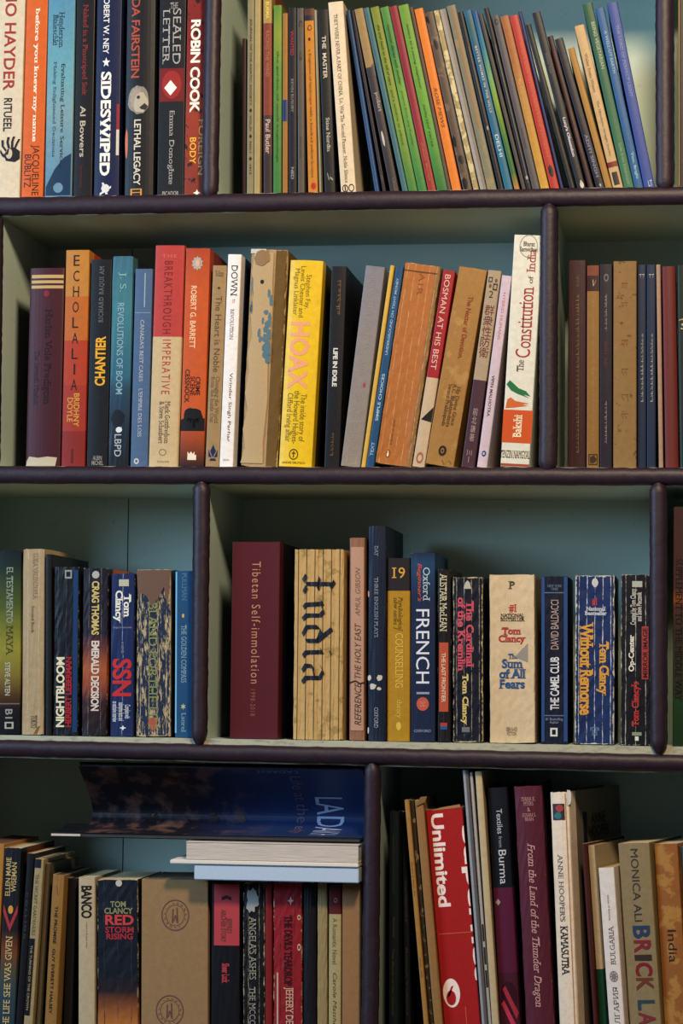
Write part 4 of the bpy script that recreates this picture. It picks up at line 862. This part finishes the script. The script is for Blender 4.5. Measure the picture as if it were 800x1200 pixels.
B('F', (674, 720), 674, (672.4, 719.8), '1c3264', 'very thick blue spine cracked with white creases, orange letters Without Remorse and Tom Clancy', [
  M(merge(ragged(2), poly((.3, 0), (.7, 0), (.5, 1))), 677, 688, .42, .58, 'b8b8b0'), T('#1', 701, 710, .42, .56, 'b83c44', 'xs', 'h'), T('National\nBestseller', 711, 721, .24, .8, 'b0b4bc', 'xs', 'h', n='subtitle'), T('Without Remorse', 729, 838, .12, .46, 'c8903c', 'xsn', n='title'), T('Tom Clancy', 751, 815, .54, .86, 'c8903c', 'xsn', n='author'), T('FICTION\n0-425', 852, 862, .4, .62, '6c84a8', 'b', 'h', n='fine_print')],
  wear=1.0, creases=5, ccol='b0b4b8', wcol='b8b4a4', side='2c2420', bul=-.001)
B('F', (727.4, 762), 673, (727, 762), '141622', 'rightmost black spine of the middle compartment, white Op-Center and red author name reading upwards', [
  M(RECT, 681, 688, .38, .72, 'a0a094', n='publisher_label'), T('Created by Tom Clancy\nand Steve Pieczenik', 690, 732, .32, .7, 'b8b4ac', 'b', 'u', n='subtitle'), T('Op-Center', 744, 787, .26, .5, 'c8c4b4', 'xs', 'u', n='title'), M(RECT, 734, 796, .7, .93, '9c3c38', n='red_panel'), T('MIRROR IMAGE', 736, 794, .74, .9, '3c2024', 'b', 'u', n='title', lift=.0003), T("Tom Clancy's", 799, 852, .36, .68, 'b03434', 'xs', 'u', n='author'), M(RECT, 858, 862, .38, .7, '7c8c68', n='publisher_mark'), M(RECT, 863, 868, .48, .6, 'c0c0b0', n='publisher_mark')], wear=.7, creases=3, ccol='9c9484', wcol='c0b8a0')
B('G', (789, 825), 594, (787.6, 824), '4c3034', 'wide dusky purple to green spine with dark capitals SUPPLEMENT TO THE MIDDLE WAY', [T('SUPPLEMENT TO THE MIDDLE WAY', 655, 822, .08, .3, '1c1618', 's', n='title')], bands=[(690, '503438'), (702, '8c5428'), (712, '54343c'), (740, '3c3434'), (815, '2c3c2c'), (822, '1c4c2c'), (870, '1c3c28')], smooth=True, rec=14)
# ---------------------------------------------------------------- bottom row, left compartment
B('H', (-26, 5.4), 988, (-40, -6), 'a06c2c', 'orange-brown spine cut by the left edge of the picture in the bottom row', hard=0, pc='6c4434')
B('H', (6, 28.4), 993.5, (-6, 21.6), '161a22', 'dark spine with cream lettering THE LIFE SHE WAS GIVEN and a little red-draped tent picture', [
  T('ELLEN MARIE\nWISEMAN', 1005, 1050, .14, .78, 'a8905c', 'b', 'u', n='author'), M(poly((0, .7), (.5, 0), (1, .7), (1, 1), (.5, .3), (0, 1)), 1060, 1092, .08, .92, '9c3034', n='tent_picture'), M(disc(12), 1061, 1071, .36, .66, 'b88434', n='lamp'), T('THE LIFE SHE WAS GIVEN', 1097, 1210, .3, .68, 'b89c68', 's', 'u', n='title')],
  bands=[(1090, '1c1a20'), (1115, '6c3c20'), (1135, '4c4434'), (1165, '2c444c'), (1200, '243038')], smooth=True, wear=.35)
B('H', (30, 40.6), 1000, (15, 24), '16141a', 'narrow black spine with a few spaced letters, left of the cream one with two labels', [T('C O L L I N G', 1046, 1100, .3, .55, '4c4844', '', n='title')])
B('H', (41.6, 52.4), 1006.5, (24.8, 38.6), '94825c', 'cream spine with a pale title above and a black label on its lower half', [M(RECT, 1007, 1017, .02, .72, '1c1c2c', n='dark_cap'), T('THE SECRET GARDENERS', 1024, 1096, .22, .55, '6c5c3c', 's', n='title'), M(RECT, 1100, 1190, -.02, .62, '121218', n='black_label'), T('THE TURNING OF THE CROWN', 1108, 1184, .2, .45, '8c7c58', 'b', n='label_lettering', lift=.0003)], wear=.4)
B('H', (53, 58.6), 1012, (40, 45), '5c5038', 'thin dull brown booklet between the cream labelled spine and the tan novel', rec=18)
B('H', (62, 78), 1025, (50, 67), '8c6430', 'tan spine with small dark capitals THE PROMISE', [M(stroke([(0, .2), (.3, .9), (.6, .2), (1, .8)], .08), 1037, 1050, .3, .7, '5c3c1c', n='squiggle'), T('THE PROMISE', 1062, 1106, .34, .6, '2c201c', 'b', n='title'), T('GUY EVERETT HALSEY', 1112, 1188, .34, .58, '2c201c', 'b', n='author')], wear=.4, pc='54442c', side='54442c')
B('H', (80, 88), 1029, (70, 84), '1c1a1a', 'dark unlettered book in deep shadow between the tan novel and BANCO', rec=26, pc='3c3428')
B('H', (92, 111), 1028, (91.6, 111), 'a89474', 'cream spine lettered BANCO in heavy black capitals', [T('BANCO', 1038, 1076, .16, .82, '1c1814', 'xn', n='title'), T('a sequel to the great escape', 1080, 1111, .44, .56, '7c6c54', 's', n='subtitle')], wear=.3)
B('H', (113.6, 161), 1030.5, (114, 162), '141c28', 'thick dark navy spine with red words RED STORM RISING and flames at its foot', [
  M(disc(12, .5), 1031, 1039, .46, .62, 'a8a090'), T('TOM\nCLANCY', 1056, 1071, .18, .88, '7c7c54', 'x', 'h', n='author'), T('RED', 1072, 1084, .2, .9, 'b83c3c', 'x', 'h', n='title'), T('STORM\nRISING', 1086, 1101, .2, .9, '9c2c34', 'x', 'h', n='title'),
  ], bands=[(1140, '141c28'), (1162, '2c2024'), (1178, '7c4424'), (1200, 'a8642c'), (1226, 'b4803c')], smooth=True, wear=.7, creases=3, ccol='2c3440', wcol='a89878')
rings = merge(disc(24, .5, .46), disc(24, .34, .32), *[stroke([(.5 + .37 * math.cos(a * .42), .5 + .37 * math.sin(a * .42)), (.5 + .40 * math.cos(a * .42 + .16), .5 + .40 * math.sin(a * .42 + .16))], .035, 20) for a in range(15)],
              stroke([(.4, .25), (.42, .7)], .05, 0), stroke([(.58, .25), (.56, .74)], .05, 0), stroke([(.44, .3), (.5, .5), (.56, .3)], .04, 0))
B('H', (165.4, 244), 1031, (165.4, 243), '8c6c48', 'wide plain brown kraft-paper covered book stamped with round violet seals', [M(rings, 1054, 1091, .3, .72, '64443c', n='round_stamp'), M(rings, 1166, 1203, .22, .64, '64443c', n='round_stamp')], rough=.85, wear=.2, wcol='8c6c48', g=1.0, pc='6c5c44', cat='book')
B('H', (247.6, 281), 1034, (246.6, 280.6), '14141c', 'black spine topped by a coral red panel with faint lettering', [M(RECT, 1036, 1108, .1, .98, 'a83c40', n='red_panel'), T('JEFFREY\nARCHER STORY', 1066, 1104, .34, .72, '6c3c34', 'b', n='title', lift=.0003), M(stroke([(0, .5), (.5, .6), (1, .5)], .2, 90), 1049, 1055, .36, .7, '3c2028', n='scrawl', lift=.0003), T('Sheer Luck', 1129, 1152, .38, .64, 'a83c40', 'xs', n='author')], wear=.4)
B('H', (284.6, 309.6), 1034, (284.6, 310), '14141c', 'black creased spine with grey capitals ANGELA\u2019S ASHES and a tattered pale head', [M(ragged(5, 22, .6), 1040, 1070, .15, .75, '8c8c88', n='tattered_head'), T("ANGELA'S ASHES", 1074, 1148, .3, .62, '8c8878', 's', n='title'), T('THE MCCOURT', 1156, 1220, .3, .58, '8c8878', 's', n='author')], wear=.8, creases=2, ccol='8c7c58', wcol='a89c80')
B('H', (310.6, 318.4), 1034, (310.6, 318.4), '7c1c20', 'thin plain dark red spine between the two lettered spines in the bottom row', wear=.3)
B('H', (320, 353.6), 1034, (320, 353.6), '8c1c24', 'crimson worn spine with dark title over cream author name JEFFERY DEAVER', [M(star(4), 1050, 1061, .5, .72, 'a88c84'), T('THE DEVILS TEARDROP', 1072, 1155, .38, .66, '3c1418', 'bsn', n='title'), T('JEFFERY DEAVER', 1157, 1222, .36, .7, 'b89c80', 'sn', n='author'), M(disc(10, .5, .3), 1072, 1078, .84, .96, 'b89c80', n='small_ring'), M(disc(10, .5, .3), 1106, 1114, .84, .96, 'b89c80', n='small_ring'), M(RECT, 1140, 1226, .12, .18, 'b08c7c', n='scuffed_line')], wear=.7, creases=2, ccol='5c1418')
B('H', (355, 370), 1034, (355, 370), '16151c', 'plain black spine right of the crimson one in the bottom row', wear=.4, bul=.002)
B('H', (371.4, 383.4), 1034, (371.4, 383.4), '8c7850', 'bare straw-coloured spine between the black one and the one with a red head', wear=.6, wcol='6c5c40')
B('H', (385.4, 399.6), 1038, (384.6, 399), '5c1c20', 'narrow cream spine with a red-brown head and thin italic lettering', [M(disc(8, .5, .3), 1052, 1058, .4, .7, '8c6c60'), T('A Romantic Novel', 1076, 1130, .3, .66, '5c5c44', '', n='title'), T('Carole Matthews', 1140, 1215, .36, .66, '4c4434', 'i', n='author')], bands=[(1072, '9c8c60')])
B('H', (400.6, 421.6), 1034, (400.6, 420.6), '8c6440', 'plain brown kraft-covered book tight against the post in the bottom row', rough=.85, wcol='8c6440')
# ---------------------------------------------------------------- bottom row, right compartment
B('J', (456.6, 469.6), 951, (455.2, 468.8), '121c24', 'dark green-black spine at the far left of the bottom right compartment with faint gold lettering', [T('HANDBOOK OF EASTERN SCRIPT', 978, 1048, .3, .52, '3c4030', 'i', n='title'), T('Finnley', 1074, 1100, .34, .58, '4c4c3c', 's', n='author'), T('The Book of the Sacred', 1112, 1190, .3, .54, '4c4c3c', 'i', n='subtitle')], hard=1)
B('J', (471, 476.6), 951, (471, 484.6), '141820', 'dark spine with dull grey lettering, behind the leaning tan magazines', [T('THE TRAVELS', 1030, 1080, .35, .6, '4c4840', 's', n='title'), T('Bound Volume', 1110, 1190, .35, .6, '4c4840', 's', n='author')], rec=30)
B('J', (472.6, 479), 937.5, (498, 505.4), '9c7038', 'thin tan magazine spine, the left one of the leaning tan pair', [T('Studies in Asian Art', 1010, 1050, .3, .6, '6c4424', '', n='title'), T('Vol. XII', 1122, 1145, .3, .6, '6c4424', '')], rec=8, deep=120)
B('J', (480, 484), 938, (506.2, 511.2), '3c3428', 'thin dark frayed magazine spine squeezed between the tan pair', blotch=('7c6c50', .56, 90), rec=12, deep=120)
B('J', (485, 495.8), 937.5, (512, 521.6), '90683c', 'right one of the leaning tan pair, with a flared corner at its head', [M(poly((0, 0), (.5, 1), (1, 1), (.8, .4)), 934, 945, .0, 1.5, '7c5c38', n='curled_corner', lift=.001)], wear=.4, rec=8, deep=120)
B('J', (497.2, 541), 947.5, (523, 566.6), 'a41c1c', 'bright red cardboard box with white lettering Unlimited and a white speech-mark disc', [
  T('Unlimited', 953, 1062, .12, .46, 'd8c4b8', 'x', n='lettering'), T('Supernet', 969, 1150, .84, 1.28, 'd8c4b8', 'x', n='lettering', clip=1), M(disc(24), 1146, 1180, .04, .50, 'd8c4b8', n='speech_mark_disc'), M(merge(disc(14, .3), poly((.25, .5), (.55, .95), (.7, 1.0), (.45, .6))), 1154, 1177, .12, .38, 'a41c1c', n='speech_mark', lift=.0003),
  M(RECT, 1093, 1094, .06, 1, 'c0543c', n='fold_line'), M(RECT, 1180, 1230, .6, .62, 'c0543c', n='fold_line'), M(poly((0, 0), (1, .25), (1, 1), (.4, .6)), 944, 949, .1, .95, '9c6c44', n='torn_rim')], box=1, rec=16, deep=90, cat='box', name='cardboard_box', side='8c1818')
B('J', (541.6, 548.6), 902.7, (567.4, 574), '8c8c8c', 'tall thin grey-white folder standing above its neighbours, next to the red box', rec=4, deep=170, split=(.45, '5c5c60'))
B('J', (549.4, 553.2), 905, (574.6, 578.4), 'a09c9c', 'tall thin white leaflet with black dashes between the folder and the cream one', [M(RECT, 1083 + i * 27, 1103 + i * 27, .3, .9, '2c2c34', n='black_dash') for i in range(3)], rec=6, deep=160)
B('J', (556, 564.4), 904, (579, 587), 'b09c78', 'tall thin cream folder leaning left of the dark blue textiles book', rec=5, deep=170)
B('J', (570, 594), 923, (587.8, 611.4), '141a28', 'spine dark blue above and woven magenta below, lettered Textiles from Burma', [T('Textiles', 948, 977, .38, .66, 'a8acb0', '', n='title'), T('from', 980, 993, .42, .6, '8c8c94', '', n='title'), T('Burma', 996, 1036, .38, .76, 'b4b4b4', '', n='title'), M(poly((.5, 0), (1, .5), (.5, 1), (0, .5)), 1053, 1061, .1, .34, 'a09088', n='diamond'), M(ragged(4, 14, .3), 1150, 1190, .1, .9, '3c1424', n='woven_pattern'), M(poly((0, .9), (.2, 1), (1, .2), (.85, 0)), 1155, 1195, .2, .95, 'a02c3c', n='woven_stripe', lift=.0003), M(poly((0, .9), (.2, 1), (1, .2), (.85, 0)), 1172, 1212, .1, .85, 'b4344c', n='woven_stripe', lift=.0003)],
  bands=[(1041, '5c1c3c'), (1140, '4c1c30')], hard=1, side='181420', wear=.3)
B('J', (601, 634.6), 921, (617.8, 651.4), '5c2434', 'wide plum hardback lettered in cream italic From the Land of the Thunder Dragon', [T('DIANA K.\nMYERS', 934, 944, .26, .74, 'a87c78', 's', 'h', n='author'), T('&', 946, 951, .44, .56, 'a87c78', 's', 'h', n='author'), T('SUSAN S.\nBEAN', 953, 962, .26, .74, 'a87c78', 's', 'h', n='author'), T('From the Land of the Thunder Dragon', 988, 1180, .3, .64, 'b88c84', 'si', n='title')],
  hard=1, bul=.003, wear=.6, wcol='8c7458', rec=9, side='4c1c2c')
B('J', (642, 665.4), 928, (655.4, 679.6), 'd0bca4', 'cream large-format spine lettered KAMASUTRA, its taupe cover showing on the right', [
  M(RECT, 942, 961, .14, .76, '3c2c3c', n='cover_vignette'), M(ragged(7, 14, .4), 943, 952, .3, .72, '9c3c34', n='vignette_figure', lift=.0003), M(ragged(8, 12, .4), 952, 960, .2, .6, '2c6c6c', n='vignette_figure', lift=.0003),
  T("ANNE HOOPER'S", 1001, 1080, .3, .56, '6c6460', 's', n='author'), T('KAMASUTRA', 1085, 1143, .28, .66, '2c2424', 'sn', n='title'), M(RECT, 930, 1238, .8, .84, '9c6c3c', n='fine_line'), M(ragged(12, 12, .5), 926, 944, .86, 1.12, 'b8b0a0', n='torn_corner', lift=.0006)],
  hard=1, yaw=14, deep=184, side='6c6052', rec=6, wear=.5, wcol='a08c6c', sidetext=1)
B('J', (680.4, 684.8), 989, (697.4, 703.2), '4c1c18', 'thin rust-maroon spine leaning against the taupe cover', yaw=14, deep=140, rec=6)
B('J', (686, 695.4), 991, (704, 713), 'a89474', 'cream upper spine turning dark green below, behind the slim white book', bands=[(1136, '14442c')], yaw=14, deep=120, rec=12)
B('J', (699.6, 718), 1017, (715.4, 735), 'c8bcb0', 'slim white spine with small grey capitals BULGARIA and a round rosette', [T('stories of devotion', 1049, 1079, .46, .6, '8c8078', 's', n='subtitle'), T('BULGARIA', 1085, 1131, .4, .72, '6c625c', 's', 'u', n='title'), M(merge(disc(16, .5, .4), star(8, .5)), 1138, 1151, .26, .8, '7c7068', n='rosette'), T('БЪЛГАРИЯ', 1157, 1215, .4, .72, '6c625c', 's', 'u', n='title')], yaw=14, rec=8, side='8c8478', deep=125)
B('J', (722, 760), 988, (739, 778.4), '84704c', 'taupe paperback with large patchwork red and blue letters BRICK LANE', [T('MONICA ALI', 995, 1080, .38, .62, '3c3434', '', n='author')] + [
  T(ch, y0, y1, .3, .84, col, 'x', n='letter') for ch, y0, y1, col in (('B', 1085, 1100, '2c3c5c'), ('R', 1102, 1117, '7c242c'), ('I', 1119, 1126, '3c2c24'), ('C', 1128, 1144, '7c1c24'), ('K', 1146, 1161, '6c3424'), ('L', 1172, 1184, '2c444c'), ('A', 1186, 1202, '7c2c34'), ('N', 1204, 1220, '2c3c5c'), ('E', 1222, 1236, '5c2c24'))], yaw=14, rec=7, deep=125, side='54483c', wear=.35)
B('J', (764.6, 793), 989, (780.4, 809), '8c5424', 'mottled rust-orange spine lettered India in dark type', [T('India', 1090, 1128, .36, .72, '2c2020', '', n='title')], blotch=('a07034', .52, 40), yaw=14, rec=8, deep=125)
B('J', (796.4, 822), 992, (811, 836), '2c6c9c', 'blue spine barely showing at the right edge of the bottom row', bands=[(1060, '1c2434')], yaw=14, rec=10, deep=120)

settle()
for b in BOOKS: build(b)
# ---------------------------------------------------------------- the pads and the curled book lying on the bottom left row
def byl(s): return next(b for b in BOOKS if b['label'].startswith(s))
x0w, x1w = at(246, 1034, .015).x, at(421.4, 1034, .015).x
tops = [b['obj'].matrix_basis.translation.z + b['H'] * math.cos(b['a']) + b['W'] / 2 * abs(math.sin(b['a'])) for b in BOOKS if b['comp'] == 'H' and b['top'][0] > 160]
zt = max(tops) + .0012
rt = DIV[6][2][0]
XR = min(at(424, 1030, 0).x, DIV[6][3][0]) - .0015
def pad(name, label, cat, xl, yf_, z0, z1, col, g, dep, sheets=0, cover=None):
    xl = at(xl, 1020, yf_).x
    e = empty(name, ((xl + XR) / 2, yf_, z0)); tag(e, label, cat, 'pads and books laid flat on the bottom left row')
    w2 = (XR - xl) / 2; h = z1 - z0
    if cover:
        bevel_box('cover', -w2, w2, 0, dep, 0, h, .0008, flat(cover, g, .6, 'cover_card'), e)
    else:
        bevel_box('cover', -w2, w2, 0, dep, h - .0008, h, .0003, flat(col, g, .6, 'cover_card'), e)
        V, F = [], []; box(V, F, -w2 + .0008, w2 - .0008, .0006, dep - .0006, .0009, h - .0009); mesh_obj('pages', V, F, pages_mat(col, g, 2), e)
        bevel_box('cover', -w2, w2, 0, dep, 0, .0008, .0003, flat(col, g, .6, 'cover_card'), e)
    return e
s = at(300, 1041, -.012).z - at(300, 1023, -.012).z
h1 = abs(s)
pad('writing_pad', 'pale blue-grey pad lying lowest under the white sheet on the bottom left books', 'pad', 227.5, -.012, zt, zt + h1, '8c98a4', 1.6, .15, cover='8c98a4')
z2 = zt + h1 + .0003
h2 = .0042
pad('folded_sheet', 'thin white card sheet sticking out furthest left between the two pads', 'sheet', 199, -.014, z2, z2 + h2, 'b0a89c', 1.5, .16, cover='b0a89c')
z3 = z2 + h2 + .0003; h3 = .0175
pad('notebook', 'thick white pad with stacked page edges, topmost of the flat pile', 'notebook', 217, -.012, z3, z3 + h3, 'a89c90', 1.5, .15)
z4 = z3 + h3 + .0006
# curled softcover: its section runs from the spine under the shelf, down the back and forward again
zc = BOT[3](at(250, 890, 0).x) - .0065
def bez(p, t):
    n = [Vector(q) for q in p]
    while len(n) > 1: n = [a.lerp(b, t) for a, b in zip(n, n[1:])]
    return n[0]
hgt = zc - z4
ctrl = [(.012, zc), (.030, zc - hgt * .25), (.120, zc - hgt * .50), (.150, z4 + .0135), (.070, z4 + .0135), (.004, z4 + .0135)]
ctrl = [(.010, zc), (.040, zc - hgt * .30), (.085, zc - hgt * .62), (.098, z4 + .0085), (.045, z4 + .0065), (.002, z4 + .0060)]
NS = 48
SEC = [bez(ctrl, i / NS) for i in range(NS + 1)]
ARC = [0]
for a_, b_ in zip(SEC, SEC[1:]): ARC.append(ARC[-1] + (b_ - a_).length)
def bend(s, off=0):
    s = max(0, min(ARC[-1] - 1e-6, s))
    for i in range(NS):
        if s <= ARC[i + 1]: break
    t = (s - ARC[i]) / (ARC[i + 1] - ARC[i]); p = SEC[i].lerp(SEC[i + 1], t)
    i0, i1 = max(0, i - 1), min(NS, i + 2)
    d = (SEC[i1] - SEC[i0]).normalized()
    nrm = Vector((-d.y, d.x))                    # (y,z) plane, pointing to the hollow side
    if nrm.x > 0 and i < 5: pass
    p = p + nrm * off
    return p.x, p.y
# orientation of the hollow side: toward the viewer
d = (SEC[12] - SEC[10]).normalized()
SGN = 1 if (-d.y) < 0 else -1
xL = at(92, 890, .01).x
cb = empty('book', ((xL + XR) / 2, .05, z4)); tag(cb, 'large dark blue softcover curled up under the shelf above the white pads, LADAKH lettered sideways', 'book', 'pads and books laid flat on the bottom left row')
def leaf(name, off, th, s0, s1, xa, xb, mat, nx=2):
    V, F = [], []; n = 60
    for i in range(n + 1):
        s = s0 + (s1 - s0) * i / n
        p = bend(s, SGN * off); q = bend(s, SGN * (off - th))
        for X in (xa, xb):
            V.append((X - cb.location.x, p[0] - .05, p[1] - z4)); V.append((X - cb.location.x, q[0] - .05, q[1] - z4))
    for i in range(n):
        o = 4 * i
        F += [(o, o + 2, o + 6, o + 4), (o + 1, o + 5, o + 7, o + 3), (o, o + 4, o + 5, o + 1), (o + 2, o + 3, o + 7, o + 6)]
    F += [(0, 1, 3, 2), (4 * n, 4 * n + 2, 4 * n + 3, 4 * n + 1)]
    return mesh_obj(name, V, F, mat, cb, smooth=False)
def ladakh_mat():
    a = NT('glossy_cover_print'); o = a.n('ShaderNodeTexCoord').outputs['Object']
    sx = a.n('ShaderNodeSeparateXYZ'); a.l(o, sx.inputs[0])
    f = a.step(sx.outputs[0], -.04, .05)
    ph = a.step(a.noise(a.scaled(o, (38, 30, 30)), 1, 4, .6), .50, .66)
    c = a.mix(ph, (.005, .004, .009, 1), (.12, .06, .045, 1))
    a.l(a.mix(f, c, (.008, .022, .085, 1)), a.b.inputs['Base Color'])
    a.b.inputs['Roughness'].default_value = .45; a.b.inputs['Specular IOR Level'].default_value = .4
    return a.m
A = ARC[-1]
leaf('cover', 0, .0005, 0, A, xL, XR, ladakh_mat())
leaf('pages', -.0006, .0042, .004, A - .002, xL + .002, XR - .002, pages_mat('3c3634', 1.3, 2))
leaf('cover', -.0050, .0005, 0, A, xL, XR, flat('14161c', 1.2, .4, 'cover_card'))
xT = at(62, 990, .01).x
leaf('loose_leaf', -.0008, .0012, A * .62, A - .001, xT, xL + .004, flat('16181e', 1.2, .5, 'cover_card'))
leaf('curled_white_tip', -.0022, .0022, A - .010, A - .0005, xT, xT + .03, flat('b0a498', 1.2, .6, 'cover_card'))
# lettering bent onto the cover; u runs along the section, v to the right
def bent(name, VF, s0, s1, px0, px1, col, d='d'):
    V, F = VF
    a0 = min(p[0] for p in V); a1 = max(p[0] for p in V); b0 = min(p[1] for p in V); b1 = max(p[1] for p in V)
    X0, X1 = at(px0, 950, .05).x, at(px1, 950, .05).x
    me = bpy.data.meshes.new(name)
    P = []
    for p in V:
        u = (p[0] - a0) / (a1 - a0); v = (p[1] - b0) / (b1 - b0)
        fx, fs = (v, u) if d == 'd' else ((1 - u, v) if d == 'flip' else (u, 1 - v))
        P.append((X0 + (X1 - X0) * fx, s0 + (s1 - s0) * fs, 0))
    me.from_pydata(P, [], F)
    bm = bmesh.new(); bm.from_mesh(me)
    s = s0
    while s < s1:
        s += .004
        bmesh.ops.bisect_plane(bm, geom=bm.verts[:] + bm.edges[:] + bm.faces[:], plane_co=(0, s, 0), plane_no=(0, 1, 0))
    for v in bm.verts:
        y, z = bend(v.co.y, SGN * .0004); v.co = (v.co.x - cb.location.x, y - .05, z - z4)
    bm.to_mesh(me); bm.free(); me.materials.append(flat(col, 1.2, .4))
    return mesh_obj(name, 0, 0, 0, cb, me=me)
def s_at(py):                                   # arc length whose picture height is py
    best = min(range(NS + 1), key=lambda i: abs(proj_y(SEC[i]) - py) + (50 if i > NS * .66 else 0)); return ARC[best]
def proj_y(p):
    v = camR.transposed() @ (Vector((-.3, p.x, p.y)) - Vector((0, -CAM_D, CAM_Z)))
    return 600 - FPX * v.y / -v.z
s1 = s_at(936)
bent('title', glyphs('LADAKH', ''), s1, s1 + .092, 368, 400, '8c9ab8')
bent('subtitle', glyphs('Life at the edge', ''), s_at(912), s_at(912) + .118, 340, 358, '5c5468')
bent('spine_lettering', glyphs('LADAKH', 's'), .0015, .0065, 308, 356, '5c6c90', 'flip')
for i, (pa, pb, ya, yb, col) in enumerate([(272, 284, 950, 986, '4c4042'), (240, 252, 952, 972, '382c30'), (160, 186, 958, 982, '2c2222')]):
    bent('cover_photo_figure', ragged(40 + i, 24, .8), s_at(ya), s_at(yb), pa, pb, col)

# lettering on the big taupe cover beside its spine
b = byl('cream large-format')
e = b['obj']; W = b['W']; H = b['H']
for s_, y0, y1, z0, z1 in (('ANNE\nHOOPER', .062, .135, H - .048, H - .024), ):
    V, F = glyphs(s_, 'b')
    a0 = min(p[0] for p in V); a1 = max(p[0] for p in V); b0 = min(p[1] for p in V); b1 = max(p[1] for p in V)
    mesh_obj('cover_title', [(W / 2 + .0004, y0 + (y1 - y0) * (p[0] - a0) / (a1 - a0), z0 + (z1 - z0) * (p[1] - b0) / (b1 - b0)) for p in V], F, flat('24201e', 1.4), e)
V, F = [], []; box(V, F, W / 2 + .0001, W / 2 + .0005, .045, .057, H - .058, H - .022); mesh_obj('black_bar', V, F, flat('14121a', 1.4), e)
